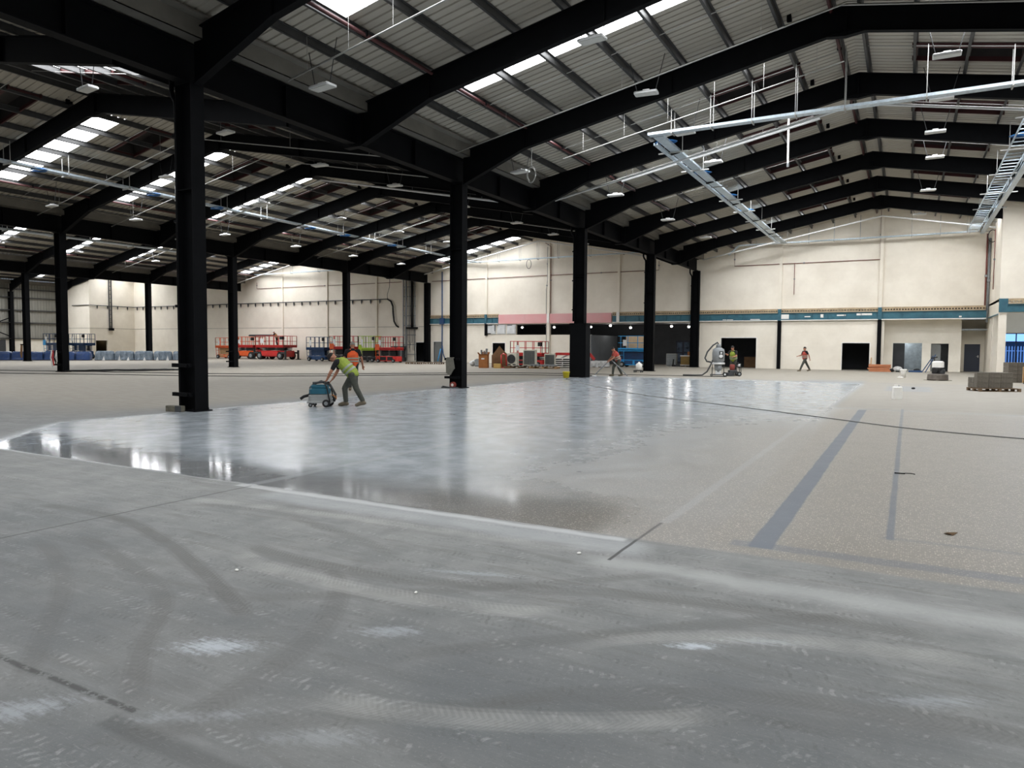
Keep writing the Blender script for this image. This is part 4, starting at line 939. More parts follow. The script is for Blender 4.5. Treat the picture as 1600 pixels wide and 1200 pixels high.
def lift(label, loc, rz, L, Wd, ch, deck, top, cM, dM, rM, sM, wr=.18, endM=None, bays=4, big=False, sx=True, tilt=0):
    """folded scissor lift: chassis, wheels, scissor arms, deck, guard rails, control box, steps"""
    t = thing('scissor_lift', label, 'scissor lift', loc, rz, 'scissor lifts')
    z0 = wr * .7
    mb = MB(); mb.rbox(-L * .48, L * .48, -Wd * .36, Wd * .36, z0, ch, .04)
    if big: mb.rbox(-L * .3, L * .3, -Wd * .5, Wd * .5, z0 + .1, ch - .05, .05)
    part('chassis', mb, cM, t)
    mb = MB(); mb.box(-L * .3, -L * .02, -Wd * .375, -Wd * .36, z0 + .08, ch - .06); mb.box(L * .05, L * .3, -Wd * .375, -Wd * .36, z0 + .08, ch - .06); part('side_cover', mb, sM if not big else DGREY, t)
    for x in (-.36, .36):
        for y in (-.44, .44): wheel('wheel', t, x * L, y * Wd, wr, .14 if not big else .26, MGREY)
    n = max(2, int((deck - ch - .05) / .11))
    for i in range(n):
        za = ch + .03 + (deck - ch - .08) * i / n; zb = ch + .03 + (deck - ch - .08) * (i + 1) / n
        for y in (-Wd * .3, Wd * .3):
            mb = MB(); mb.bar((-L * .42, y, za), (L * .42, y, zb), .05, .07); mb.bar((L * .42, y * .86, za), (-L * .42, y * .86, zb), .05, .07); part('scissor_arm', mb, sM, t)
    mb = MB(); mb.box(-L / 2, L / 2, -Wd / 2, Wd / 2, deck - .06, deck); mb.box(-L / 2, L / 2, -Wd / 2, -Wd / 2 + .03, deck - .13, deck + .13); mb.box(-L / 2, L / 2, Wd / 2 - .03, Wd / 2, deck - .13, deck + .13); mb.box(-L / 2, -L / 2 + .03, -Wd / 2, Wd / 2, deck - .13, deck + .13); mb.box(L / 2 - .03, L / 2, -Wd / 2, Wd / 2, deck - .13, deck + .13); part('platform', mb, dM, t)
    if rM:
        for y in (-Wd / 2 + .03, Wd / 2 - .03): rails(t, -L / 2 + .03, L / 2 - .03, y, deck, top, rM, bays)
        for x in (-L / 2 + .03, L / 2 - .03): endrail(t, x, -Wd / 2 + .03, Wd / 2 - .03, deck, top, rM)
        mb = MB(); mb.rbox(L * .36, L * .47, -Wd * .52, -Wd * .36, top - .38, top - .06, .03); part('control_box', mb, BLACK, t)
        mb = MB(); mb.box(-L * .32, -L * .2, -Wd * .5 - .01, -Wd * .5 + .01, deck + .3, top - .3); part('label_plate', mb, WHITEM, t)
    mb = MB()
    for x in (-L * .47, -L * .3): mb.bar((x, -Wd * .42, z0 + .05), (x, -Wd * .46, deck), .035)
    for i in range(4): z = z0 + .1 + i * (deck - z0 - .2) / 3; mb.bar((-L * .47, -Wd * .44, z), (-L * .3, -Wd * .44, z), .03)
    part('steps', mb, endM or rM or dM, t)
    if endM:
        mb = MB(); mb.box(-L / 2 + .05, -L / 2 + L * .22, -Wd / 2 - .02, -Wd / 2 + .01, deck - .12, deck + .42); part('gate_panel', mb, endM, t)
    return t
lift('blue scissor lift standing alone at the start of the row before the white wall', (-35.9, 41.4, 0), 0, 2.4, 1.15, .5, 1.22, 2.35, BLUEP, BLUEP, BLUEP, BLUEP, .19)
lift('red scissor lift with orange gate beside the lone deep blue one', (-32.9, 41.6, 0), 0, 2.6, 1.2, .62, 1.32, 2.45, DGREY, RED, RED, BLACK, .24, ORANGE)
lift('scissor lift with a lime green gate between two red lifts', (-30.0, 42.0, 0), 0, 1.95, 1.1, .5, 1.22, 2.45, DGREY, LIME, LIME, BLACK, .19, LIME, 3)
lift('red scissor lift with red chassis next to the wall cables', (-27.35, 41.6, 0), 0, 2.45, 1.2, .58, 1.27, 2.38, RED, RED, RED, BLACK, .17, ORANGE)
lift('small orange scissor lift with tan scissor arms, apart from the big red one', (-51.6, 43.4, 0), 0, 2.5, 1.2, .45, 1.32, 2.3, ORANGE, ORANGE, ORANGE, WOOD, .22, None, 3)
big1 = lift('large red rough terrain lift with outriggers under the white helmeted worker', (-44.2, 43.6, 0), 0, 4.2, 1.9, .95, 1.42, 2.5, RED, RED, RED, DGREY, .42, None, 6, True)
for x in (-2.3, 2.3):
    for y in (-.9, .9): mb = MB(); mb.bar((x * .75, y, .75), (x, y, .7), .16); mb.box(x - .08, x + .08, y - .08, y + .08, .08, 1.0); mb.box(x - .2, x + .2, y - .2, y + .2, .0, .08); part('outrigger', mb, DGREY, big1)
lift('large orange red rough terrain lift with a dark canopy bar behind the black column', (-47.9, 43.4, 0), 0, 2.9, 1.8, .9, 1.4, 2.4, ORANGE, RED, ORANGE, DGREY, .4, None, 5, True)
t = thing('canopy_bar', 'dark folded canopy laid over the rails of the big red lifts', 'canopy', (-46.0, 43.4, 2.45)); mb = MB(); mb.rbox(-1.6, 1.6, -.5, .5, .01, .2, .04); part('canopy_cover', mb, DGREY, t); mb = MB(); mb.box(-1.62, 1.62, -.52, .52, .05, .09); part('strap', mb, BLACK, t)
lift('deep blue scissor lift by the cladding wall, the one with a pale blue lower panel', (-62.6, 31.0, 0), 0, 2.5, 1.2, .8, 1.5, 2.55, BLUEP, BLUEP, BLUEP, BLUEP, .25, BLUEL)
lift('deep blue scissor lift seen against the white block by the cladding wall', (-60.0, 32.2, 0), 0, 2.7, 1.2, .8, 1.5, 2.55, BLUEP, BLUEP, BLUEP, BLUEP, .25)
lift('red scissor lift parked behind the air conditioning units', (-11.6, 39.6, 0), 0, 2.9, 1.2, .5, .95, 1.98, RED, RED, RED, BLACK, .18)
lift('light blue scissor lift carrying beige boards in front of the dark room', (-4.0, 43.2, 0), 0, 2.5, 1.3, .58, 1.38, 2.45, BLUEL, BLUEL, BLUEL, BLUEP, .22, None, 3)
for i in range(3):
    t = tag(link('beige_board', MB().box(-.95, .95, -.02, .02, 0, 1.05).mesh('beige_board', mat('beige_board', (232, 200, 160), .8, 0, .05, 2)), None, (-3.75, 43.0 + i * .12, 1.385)), 'beige board standing on the light blue lift, %s from its rail' % ORD[i], 'board', 'beige boards on the blue lift')
# red boom machine behind the stacked white boards
t = thing('boom_lift', 'low red boom machine with folded arm behind the stacked white boards', 'boom lift', (-8.4, 40.6, 0))
mb = MB(); mb.rbox(-.7, .7, -.5, .5, .2, .55, .06); part('chassis', mb, RED, t)
mb = MB(); mb.bar((-1.6, 0, .4), (-1.3, 0, 1.0), .16, .2); mb.bar((-1.3, 0, 1.0), (1.6, 0, 1.02), .2, .2); mb.bar((1.6, 0, 1.02), (2.0, 0, .6), .16, .2); part('boom_arm', mb, RED, t)
mb = MB(); mb.bar((-1.0, 0, .6), (-.2, 0, .95), .09); part('ram', mb, MGREY, t)
for x in (-.5, .5):
    for y in (-.5, .5): wheel('wheel', t, x, y, .24, .18, WHITEM)
t = thing('red_stand', 'small red tube stand leaning beside the brown cardboard sheet', 'stand', (-10.9, 34.3, 0))
mb = MB(); mb.tube([(-.25, 0, .03), (-.25, 0, .95), (-.1, 0, 1.05), (.15, 0, .95), (.2, 0, .1)], .05, 8); part('tube_frame', mb, RED, t, False, True); mb = MB(); mb.box(-.35, .3, -.2, .2, 0, .05); part('foot_plate', mb, RED, t)

# ------------------------------------------------------------------ goods on the floor
def pallet(name, label, loc, rz, L=1.2, Wd=1.0, M=WOOD, cat='pallet', group=None):
    t = thing(name, label, cat, loc, rz, group)
    for i in range(5): y = -Wd / 2 + Wd * i / 4 * .9; mb = MB(); mb.box(-L / 2, L / 2, y, y + Wd * .1, .12, .144); part('slat', mb, M, t)
    for x in (-L / 2 + .05, 0, L / 2 - .05):
        for y in (-Wd / 2 + .05, 0, Wd / 2 - .05): mb = MB(); mb.box(x - .05, x + .05, y - .05, y + .05, .02, .1); part('block', mb, M, t)
        mb = MB(); mb.box(x - .05, x + .05, -Wd / 2, Wd / 2, .1, .12); part('stringer', mb, M, t)
    for y in (-Wd / 2 + .05, 0, Wd / 2 - .05): mb = MB(); mb.box(-L / 2, L / 2, y - .05, y + .05, 0, .02); part('skid', mb, M, t)
    return t
def wrapped(name, label, loc, rz, L, Wd, Hh, M, cat, lumps=5, group=None):
    t = thing(name, label, cat, loc, rz, group)
    mb = MB(); nx = 10; nz = 4; ring = []
    rnd = random.Random(loc[0]); prof = [(0, 1.02), (.25, .98), (.7, .96), (.93, .9), (1, .7)]
    n = 28
    for h, sc in prof:
        for k in range(n):
            a = 2 * pi * k / n; c, s_ = cos(a), sin(a); q = (abs(c) ** 5 + abs(s_) ** 5) ** (-1 / 5)
            j = 1 + rnd.uniform(-.035, .035)
            mb.v.append((c * q * L / 2 * sc * j, s_ * q * Wd / 2 * sc * j, .05 + h * (Hh - .05) + rnd.uniform(-.02, .02) * (h > .5)))
    for i in range(len(prof) - 1):
        for k in range(n): j = (k + 1) % n; mb.f.append((i * n + k, i * n + j, i * n + n + j, i * n + n + k)); mb.mi.append(0)
    mb.f.append(tuple(range((len(prof) - 1) * n, len(prof) * n))); mb.mi.append(0)
    part('wrapped_load', mb, M, t)
    mb = MB()
    for y in (-Wd * .35, 0, Wd * .35): mb.box(-L * .48, L * .48, y - .05, y + .05, 0, .06)
    part('skid', mb, WOODD, t)
    if lumps:
        mb = MB()
        for i in range(lumps): x = -L / 2 + L * (i + .5) / lumps + rnd.uniform(-.1, .1); mb.add([(x - .1, -Wd / 2 - .08, .01), (x + .14, -Wd / 2 - .1, .01), (x + .03, -Wd / 2 + .01, .3 + .2 * rnd.random()), (x, -Wd / 2 + .05, .02)], [(0, 1, 2), (1, 3, 2), (0, 2, 3)])
        part('loose_film', mb, FILMW, t)
    return t
for i in range(6):
    f = (i + .5) / 6; p = Vector((-57.6, 23.0)).lerp(Vector((-52.3, 28.6)), f)
    wrapped('blue_wrapped_bundle', 'low bundle in blue film wrap, %s from the silver wrapped pallets' % ORD[5 - i], (p.x, p.y, 0), radians(46.5), 1.26, 1.1, .8, BLUEW, 'bundle', 0, 'blue wrapped bundles')
for i in range(5):
    f = (i + .5) / 5; p = Vector((-51.9, 28.7)).lerp(Vector((-46.3, 34.8)), f)
    wrapped('silver_wrapped_pallet', 'low pallet load in silver film, %s from the blue bundles' % ORD[i], (p.x, p.y, 0), radians(47.5), 1.64, 1.1, .88, FILM, 'pallet', 1 + i % 2, 'silver wrapped pallets')
# cardboard corner
t = thing('cardboard_box', 'tall open cardboard box with raised flaps and scrap sticking out', 'box', (-12.1, 33.4, 0), .35)
mb = MB()
for a in ((-.3, .3, -.32, -.3), (-.3, .3, .3, .32), (-.32, -.3, -.32, .32), (.3, .32, -.32, .32)): mb.box(*a, 0, .95)
mb.box(-.3, .3, -.3, .3, 0, .02); part('box_body', mb, CARD, t)
for a, b in (((-.32, 0, .95), (-.45, 0, 1.12)), ((.32, 0, .95), (.4, 0, 1.15)), ((0, -.32, .95), (0, -.4, 1.0)), ((0, .32, .95), (0, .42, 1.15))):
    mb = MB(); v = Vector(a), Vector(b); n = Vector((0, .3, 0)) if a[0] else Vector((.3, 0, 0)); mb.add([v[0] - n, v[0] + n, v[1] + n, v[1] - n], [(0, 1, 2, 3)]); mb.add([p + Vector((.008, .008, 0)) for p in (v[0] - n, v[0] + n, v[1] + n, v[1] - n)], [(3, 2, 1, 0)]); part('flap', mb, CARD, t)
mb = MB(); mb.box(-.12, .1, -.33, -.321, .62, .72); part('paper_label', mb, WHITE, t)
mb = MB(); mb.tube([(-.1, .1, .3), (-.2, .05, 1.3)], .07, 8); mb.bar((.1, 0, .4), (.2, .1, 1.4), .16, .05); mb.tube([(0, .1, .4), (.02, 0, 1.25)], .05, 8); part('scrap', mb, MGREY, t)
t = thing('cardboard_sheet', 'big pointed brown cardboard sheet folded behind the tall open box', 'cardboard', (-11.5, 34.6, 0), .1)
mb = MB(); mb.prism([(-.6, 0), (.75, 0), (.75, .95), (.35, 1.25), (.02, 1.62), (-.35, 1.15), (-.6, .9)], -.03, .0); part('front_sheet', mb, CARDB, t); mb = MB(); mb.prism([(.0, 0), (.9, 0), (.9, .85), (.4, 1.1)], .2, .24); part('rear_sheet', mb, CARDB, t)
for i, z in enumerate((0, .16)):
    t = thing('yellow_carton', 'flat yellow carton on the floor by the cardboard box, %s one' % ('lower', 'upper')[i], 'carton', (-10.95, 33.4, z), .3, 'yellow cartons'); mb = MB(); mb.rbox(-.25, .25, -.18, .18, 0, .155, .01); part('carton_body', mb, mat('yellow_carton', (226, 196, 116), .8), t); mb = MB(); mb.box(-.25, .25, -.185, -.18, .06, .1); part('tape', mb, CARD, t)
t = thing('brown_scrap_block', 'small brown block lying between the cartons and the air conditioning units', 'block', (-10.3, 33.7, 0), .4); mb = MB(); mb.rbox(-.22, .22, -.15, .15, 0, .16, .02); part('block_body', mb, CARDB, t); mb = MB(); mb.box(-.05, .05, -.155, .155, .16, .18); part('strap', mb, BLACK, t)
# air conditioning units
def acunit(label, loc, rz, w, d, h, fan, grille=False):
    t = thing('air_conditioning_unit', label, 'air conditioner', loc, rz, 'air conditioning units')
    CR = mat('cream_metal', (218, 214, 198), .5, 0, .04, 3)
    mb = MB(); mb.rbox(-w / 2, w / 2, -d / 2, d / 2, .06, h, .03); part('casing', mb, CR, t)
    for x in (-w * .35, w * .35): mb = MB(); mb.box(x - .06, x + .06, -d / 2 - .02, d / 2 + .02, 0, .06); part('foot', mb, BLACK, t)
    if fan:
        mb = MB(); mb.lathe([(.31, 0), (.33, -.02), (.31, -.035), (.28, -.02)], (-.02, -d / 2, h * .55), 'y', 22); part('fan_ring', mb, DGREY, t)
        mb = MB(); mb.lathe([(.29, -.012), (.29, -.004)], (-.02, -d / 2, h * .55), 'y', 22); part('fan_opening', mb, BLACK, t)
        mb = MB()
        for k in range(3):
            a = 2 * pi * k / 3; mb.add([(-.02 + .06 * cos(a), -d / 2 - .02, h * .55 + .06 * sin(a)), (-.02 + .26 * cos(a - .3), -d / 2 - .016, h * .55 + .26 * sin(a - .3)), (-.02 + .27 * cos(a + .45), -d / 2 - .03, h * .55 + .27 * sin(a + .45))], [(0, 1, 2)])
        mb.lathe([(.08, -.035), (.08, -.014)], (-.02, -d / 2, h * .55), 'y', 10); part('fan', mb, DGREY, t)
        mb = MB()
        for k in range(1, 5): r = .06 * k; mb.tube([(-.02 + r * cos(2 * pi * q / 16), -d / 2 - .04, h * .55 + r * sin(2 * pi * q / 16)) for q in range(17)], .006, 4)
        part('wire_guard', mb, DGREY, t)
        mb = MB(); mb.box(-w * .4, -w * .1, -d / 2 - .005, -d / 2, .1, .17); mb.box(w * .1, w * .4, -d / 2 - .005, -d / 2, .1, .17); part('slot', mb, BLACK, t)
    if grille:
        mb = MB(); mb.box(-w * .42, w * .42, -d / 2 - .004, -d / 2, .14, h - .08); part('coil', mb, mat('coil_grey', (112, 114, 108), .5, .3), t)
        for k in range(12): x = -w * .42 + w * .84 * (k + .5) / 12; mb = MB(); mb.box(x - .006, x + .006, -d / 2 - .02, -d / 2 - .004, .14, h - .08); part('fin', mb, MGREY, t)
    return t
acunit('cream air conditioning unit showing its round fan beside the cartons', (-10.35, 34.6, .12), .05, .82, .4, .98, True)
acunit('larger cream air conditioning unit with a grey coil side behind the fan unit', (-9.35, 35.4, .12), .3, .95, .6, 1.22, False, True)
acunit('cream air conditioning unit with a dark coil side at the end of the row', (-8.3, 36.6, .0), .35, .8, .5, 1.05, False, True)
for (x, y, l) in ((-10.3, 34.6, 'under the fan unit'), (-9.3, 35.4, 'under the large coil unit')): pallet('wooden_pallet', 'grey wooden pallet lying %s' % l, (x, y, 0), .2, 1.1, .8, WOODD, 'pallet', 'pallets under the units').scale = (1, 1, .8)
# pipe and timber heap
t = pallet('wooden_pallet', 'wooden pallet loaded with short tubes beside the boxed column', (-7.9, 34.9, 0), .12, 2.0, 1.0, WOOD)
for i in range(9):
    c = tag(link('short_tube', MB().lathe([(.05, -.5), (.075, -.5), (.075, .5), (.05, .5)], (0, 0, 0), 'y', 10).mesh('short_tube', MGREY), None, (-8.75 + i * .2, 34.95, .22), radians(8 * (i % 3 - 1))), 'short grey tube on the loaded pallet, %s along from the air conditioning units' % ORD[i], 'tube', 'tubes on the pallet')
# stacked white boards
for i in range(5):
    t = tag(link('white_board', MB().box(-.9, .9, -.6, .6, 0, .05).mesh('white_board', WHITE), None, (-8.0 + .04 * (i % 2), 38.9, .06 + i * .15)), 'white board of the spaced stack by the boxed column, %s from the floor' % ORD[i], 'board', 'stacked white boards')
    if i < 5:
        for x in (-.7, .0, .7): tag(link('timber_spacer', MB().box(-.05, .05, -.55, .55, 0, .095 if i else .06).mesh('timber_spacer', BLACK), None, (-8.0 + x, 38.9, .0 if i == 0 else .06 + (i - 1) * .15 + .05)), 'dark timber spacer under the %s white board of the stack, %s one' % (ORD[i], {-.7: 'outer', .0: 'middle', .7: 'inner'}[x]), 'spacer', 'spacers between white boards')
wrapped('film_wrapped_heap', 'low heap in crumpled white film on the floor before the grey partition', (-6.1, 40.9, 0), .1, 1.5, .9, .5, FILMW, 'heap', 3)
t = thing('wheeled_tank', 'small white tank on castors standing beside a black column', 'tank', (.15, 32.0, 0)); mb = MB(); mb.lathe([(.1, .12), (.19, .16), (.2, .5), (.12, .58), (.06, .6), (.06, .66)], n=16); part('tank_body', mb, WHITE, t, False, True)
mb = MB(); mb.box(-.3, .22, -.2, .2, .09, .13); part('base', mb, BLACK, t)
for x, y in ((-.25, -.16), (.18, -.16), (-.25, .16), (.18, .16)): wheel('castor', t, x, y, .05, .03, MGREY)
t = thing('yellow_bucket', 'yellow bucket at the foot of the boxed black column', 'bucket', (-.25, 21.9, 0)); mb = MB(); mb.lathe([(.14, 0), (.18, .29), (.195, .3), (.195, .32), (.17, .32), (.13, .03)], n=18); part('bucket_body', mb, YELL, t, False, True); mb = MB(); mb.tube([(.18 * cos(a), .02 - .1 * sin(a), .3 - .1 * sin(a)) for a in [pi * k / 8 for k in range(9)]], .008, 6); part('handle', mb, BLACK, t)
# things in the dark room
t = thing('drawer_cabinet', 'pale grey steel drawer cabinet in the dark room beside the column', 'cabinet', (-2.5, 48.2, 0), .1)
mb = MB(); mb.box(-.42, .42, -.3, .3, 0, 1.05); part('cabinet_body', mb, mat('cabinet_grey', (176, 176, 168), .5), t)
for i in range(6): mb = MB(); mb.box(-.39, .39, -.33, -.3, .04 + i * .165, .17 + i * .165); part('drawer', mb, MGREY, t)
t = thing('wooden_crate', 'brown crate on a skid with a carton on top near the glazed dark door', 'crate', (-.95, 47.6, 0))
mb = MB(); mb.box(-.52, .52, -.4, .4, .16, .85); part('crate_box', mb, mat('khaki_crate', (150, 122, 66), .8), t)
mb = MB(); mb.box(-.56, .56, -.44, .44, .85, .93); mb.box(-.56, .56, -.44, .44, .1, .16); part('lid', mb, WHITE, t)
for x in (-.45, 0, .45): mb = MB(); mb.box(x - .06, x + .06, -.42, .42, 0, .1); part('skid', mb, WOODD, t)
tag(link('small_carton', MB().rbox(-.22, .22, -.2, .2, 0, .3, .01).mesh('small_carton', CARD), None, (-.75, 47.5, .935), .2), 'small open carton on the lid of the brown crate', 'carton')
t = thing('tool_heap', 'dark heap of tools on the floor beside the drawer cabinet', 'tools', (-1.9, 47.3, 0)); mb = MB(); mb.tube([(-.25, 0, .03), (-.2, 0, .6)], .05, 8); mb.box(-.3, .0, -.15, .15, 0, .14); part('tool_box', mb, BLACK, t); mb = MB(); mb.rbox(.05, .4, -.2, .2, 0, .22, .03); part('bag', mb, DGREY, t)
# plank pile by the gable
random.seed(5)
for i in range(6):
    z = .0 + .085 * i
    tag(link('plank', MB().box(-.68, .68, -.1, .1, 0, .08).mesh('plank', mat('orange_timber', (204, 132, 92), .7, 0, .08, 5, stretch=(1, 8, 1))), None, (13.25 + random.uniform(-.07, .07), 44.3 + random.uniform(-.05, .05), z), random.uniform(-.06, .06)), 'reddish plank in the pile by the black gable post, %s from the floor' % ORD[i], 'plank', 'planks by the gable post')
t = thing('rubble_bag', 'white crumpled bag and dark rubble beside the plank pile', 'bag', (14.35, 44.4, 0)); mb = MB(); mb.ell((0, 0, .2), (.3, .25, .2), 10, 6); part('bag_body', mb, FILMW, t); mb = MB(); mb.ell((-.35, 0, .12), (.2, .2, .12), 8, 5); mb.ell((.35, .1, .08), (.25, .2, .08), 8, 5); mb.box(-.1, .1, -.3, -.1, 0, .1); part('rubble', mb, BLACK, t)
t = thing('blue_pipe_props', 'pair of dark blue poles leaning beside the floor trowel', 'pole', (16.3, 44.6, 0)); mb = MB(); mb.tube([(-.5, 0, .02), (.15, 1.0, 1.1)], .03, 6); part('pole', mb, BLUEP, t); mb = MB(); mb.tube([(-.3, 0, .02), (.3, 1.0, 1.2)], .03, 6); part('pole', mb, BLUEP, t)
t = thing('black_mat', 'low dark blue tool tray on the floor before the foil lined doorway', 'tray', (15.4, 44.9, 0)); mb = MB(); mb.rbox(-.4, .4, -.15, .15, 0, .12, .02); part('tray_body', mb, BLUEP, t); mb = MB(); mb.ell((.1, 0, .15), (.2, .12, .1), 8, 5); part('tool', mb, BLACK, t)
t = thing('yellow_spirit_level', 'pale timber batten leaning at the edge of the small black doorway', 'batten', (12.62, 46.1, 0)); mb = MB(); mb.bar((0, -.15, 0), (.03, .1, .95), .07, .04); part('batten_body', mb, WOOD, t); mb = MB(); mb.bar((-.08, -.2, 0), (-.06, .1, .5), .06, .04); part('offcut', mb, WOOD, t)
# buckets and white container on the screed
t = thing('white_bucket', 'white bucket with a lid far down the floor before the plank pile', 'bucket', (14.75, 34.1, 0)); mb = MB(); mb.lathe([(.12, 0), (.15, .38), (.15, .4)], n=16); part('bucket_body', mb, WHITE, t, False, True); mb = MB(); mb.lathe([(.17, .4), (.175, .44), (.16, .46)], n=16); part('lid', mb, WHITE, t)
t = thing('white_tub', 'small white lid lying in front of the far white bucket', 'lid', (14.6, 33.5, 0)); mb = MB(); mb.lathe([(.16, 0), (.17, .03), (.15, .04)], n=16); part('lid_body', mb, WHITE, t); mb = MB(); mb.tube([(.1, 0, .04), (0, 0, .09), (-.1, 0, .04)], .01, 5); part('tab', mb, WHITE, t)
t = thing('white_container', 'white square jerry can standing alone on the screed beyond the strips', 'container', (14.68, 14.5, 0), .3); mb = MB(); mb.rbox(-.13, .13, -.12, .12, 0, .4, .03); part('container_body', mb, WHITE, t)
mb = MB(); mb.lathe([(.035, .4), (.035, .44)], (.05, 0, 0), n=10); part('cap', mb, mat('grey_cap', (190, 190, 188)), t); mb = MB(); mb.tube([(-.09, 0, .39), (-.08, 0, .44), (.0, 0, .44), (.0, 0, .39)], .016, 6); part('handle', mb, WHITE, t)
# power trowel
t = thing('power_trowel', 'floor trowel machine with white tank and dark engine standing near the gable', 'floor machine', (16.3, 31.0, 0), -.45)
mb = MB(); mb.lathe([(.46, .02), (.48, .06), (.46, .3), (.38, .34), (.1, .36)], n=24); part('guard_ring', mb, mat('scuffed_guard', (112, 104, 96), .6, .2, .15, 6), t)
mb = MB(); mb.rbox(-.22, .22, -.22, .22, .36, .66, .05); mb.lathe([(.12, -.3), (.12, .3)], (0, 0, .5), 'y', 12); part('engine', mb, BLACK, t)
mb = MB(); mb.rbox(-.24, .24, -.16, .16, .66, .98, .05); part('tank', mb, WHITE, t)
mb = MB(); mb.tube([(-.1, .15, .5), (-.35, .4, .9), (-.42, .5, 1.15)], .025, 8); mb.tube([(-.55, .42, 1.12), (-.3, .58, 1.18)], .03, 8); part('handle', mb, BLACK, t)
mb = MB(); mb.lathe([(.1, -.05), (.1, .05)], (.3, -.1, .48), 'y', 10); mb.box(.2, .34, -.2, 0, .36, .5); part('pulley', mb, DGREY, t)
mb = MB()
for k in range(4): a = pi / 2 * k + .4; mb.bar((0, 0, .02), (.62 * cos(a), .62 * sin(a), .015), .12, .02)
part('blade', mb, mat('worn_blade', (186, 178, 160), .4, .4), t)
# paving block stack and pallets
random.seed(11)
bx0, by0 = 17.95, 21.6; ang = radians(24)
bmesh_blk = MB().rbox(-.215, .215, -.1, .1, 0, .19, .006).mesh('concrete_block', BLK)
def blocks(cx, cy, rows, nx, ny, lab, z0=0, a=ang):
    q = 0
    for k in range(rows):
        for i in range(nx):
            for j in range(ny):
                if k == rows - 1 and random.random() < .2: continue
                x = (i - (nx - 1) / 2) * .44; y = (j - (ny - 1) / 2) * .21
                o = link('concrete_block', bmesh_blk, None, (cx + x * cos(a) - y * sin(a), cy + x * sin(a) + y * cos(a), z0 + .195 * k), a + random.uniform(-.02, .02))
                tag(o, (lab + ', row %s, %s along') % (ORD[k], ('one', 'two', 'three')[j], ORD[i]), 'block', lab.split(',')[0][:60])
blocks(17.75, 21.75, 3, 3, 3, 'dark concrete block, low stack on the weathered pallet, %s layer', .13)
pallet('wooden_pallet', 'weathered pallet under the low stack of dark concrete blocks', (17.85, 21.6, 0), ang, 1.5, .9, WOODD).scale = (1, 1, .85)
blocks(19.7, 30.9, 5, 3, 2, 'dark concrete block, taller stack beside the pale pallets, %s layer', 0, .45)
for i in range(5):
    pallet('wooden_pallet', 'pale wooden pallet in the pile by the block stacks, %s from the floor' % ORD[i], (20.35, 29.2, .05 + i * .15), .2, 1.2, 1.0, WOOD, 'pallet', 'pale pallets piled up')
tag(link('timber_bearer', MB().box(-.6, .6, -.06, .06, 0, .05).mesh('timber_bearer', BLACK), None, (20.35, 28.8, 0), .2), 'dark timber bearer under the front edge of the pale pallet pile', 'bearer')
tag(link('timber_bearer', MB().box(-.6, .6, -.06, .06, 0, .05).mesh('timber_bearer', BLACK), None, (20.3, 29.6, 0), .2), 'dark timber bearer under the rear edge of the pale pallet pile', 'bearer')
blocks(20.35, 29.2, 1, 2, 3, 'dark concrete block on top of the pale pallet pile, %s layer', .8, .2)
# low pallets and hose reel left of the column by the wall
for i, (x, y) in enumerate(((-22.3, 38.8), (-20.8, 39.6))): pallet('wooden_pallet', 'dark flat pallet before the grey wall door, %s' % ('nearer the lifts', 'nearer the black column')[i], (x, y, 0), .1, 1.4, .9, WOODD)
tag(link('foam_sheet', MB().box(-1.6, 1.6, -.5, .5, 0, .04).mesh('foam_sheet', WHITE), None, (-22.4, 40.8, .0), .1), 'flat white panel lying on the floor before the grey wall door', 'panel')
t = thing('hose_reel', 'grey drum and white plastic heap on the floor beside the cardboard box', 'drum', (-14.6, 36.4, 0)); mb = MB(); mb.lathe([(.3, -.2), (.3, .2)], (.2, 0, .3), 'y', 16); part('drum', mb, MGREY, t); mb = MB(); mb.ell((-.35, 0, .22), (.28, .25, .22), 9, 6); mb.ell((-.15, -.1, .35), (.2, .2, .15), 9, 6); part('plastic_sheet', mb, FILMW, t); mb = MB(); mb.box(.0, .6, -.25, .25, 0, .06); part('base', mb, BLACK, t)
# loose cable heaps and hoses across the floor
def fl_cable(name, label, pts, r, M, cat='cable'):
    t = thing(name, label, cat, (pts[0][0], pts[0][1], 0)); P = [Vector((x, y, r)) for x, y in pts]; out = []
    for i in range(len(P) - 1):
        for k in range(5):
            u = k / 5; a = P[max(i - 1, 0)]; b = P[i]; c = P[i + 1]; d = P[min(i + 2, len(P) - 1)]
            out.append(.5 * ((2 * b) + (c - a) * u + (2 * a - 5 * b + 4 * c - d) * u * u + (3 * b - a - 3 * c + d) * u ** 3))
    out.append(P[-1]); mb = MB(); mb.tube(out, r, 6); part('cable_run', mb, M, t, True, True)
    mb = MB(); mb.lathe([(r * 1.5, -.06), (r * 1.5, .06)], (pts[0][0], pts[0][1], r * 1.5), 'x', 8); part('connector', mb, BLACK, t, True); return t
fl_cable('floor_hose', 'long grey hose snaking across the polished floor from the boxed column', [(.4, 20.6), (1.2, 19.4), (2.0, 18.4), (3.4, 16.2), (7.15, 11.7), (9.4, 9.8), (11.9, 7.7), (13.5, 6.3), (14.8, 5.15), (15.9, 4.55), (17.2, 4.1), (19, 3.6)], .012, mat('pale_hose', (132, 132, 128), .6), 'hose')
fl_cable('floor_cable', 'thin dark cable lying across the dusty floor behind the bending worker', [(-38, 5), (-26, 8.6), (-21, 10.6), (-15.3, 12.6), (-11.7, 15.4), (-8.6, 19.5), (-5, 23), (-1.1, 24.6)], .018, BLACK)
fl_cable('floor_cable', 'second thin dark cable lying further back across the dusty floor', [(-34, 9.5), (-26, 12), (-18, 14.5), (-13, 17.8), (-9, 22.5), (-5, 26), (.5, 27.4), (6.4, 28.2)], .018, BLACK)
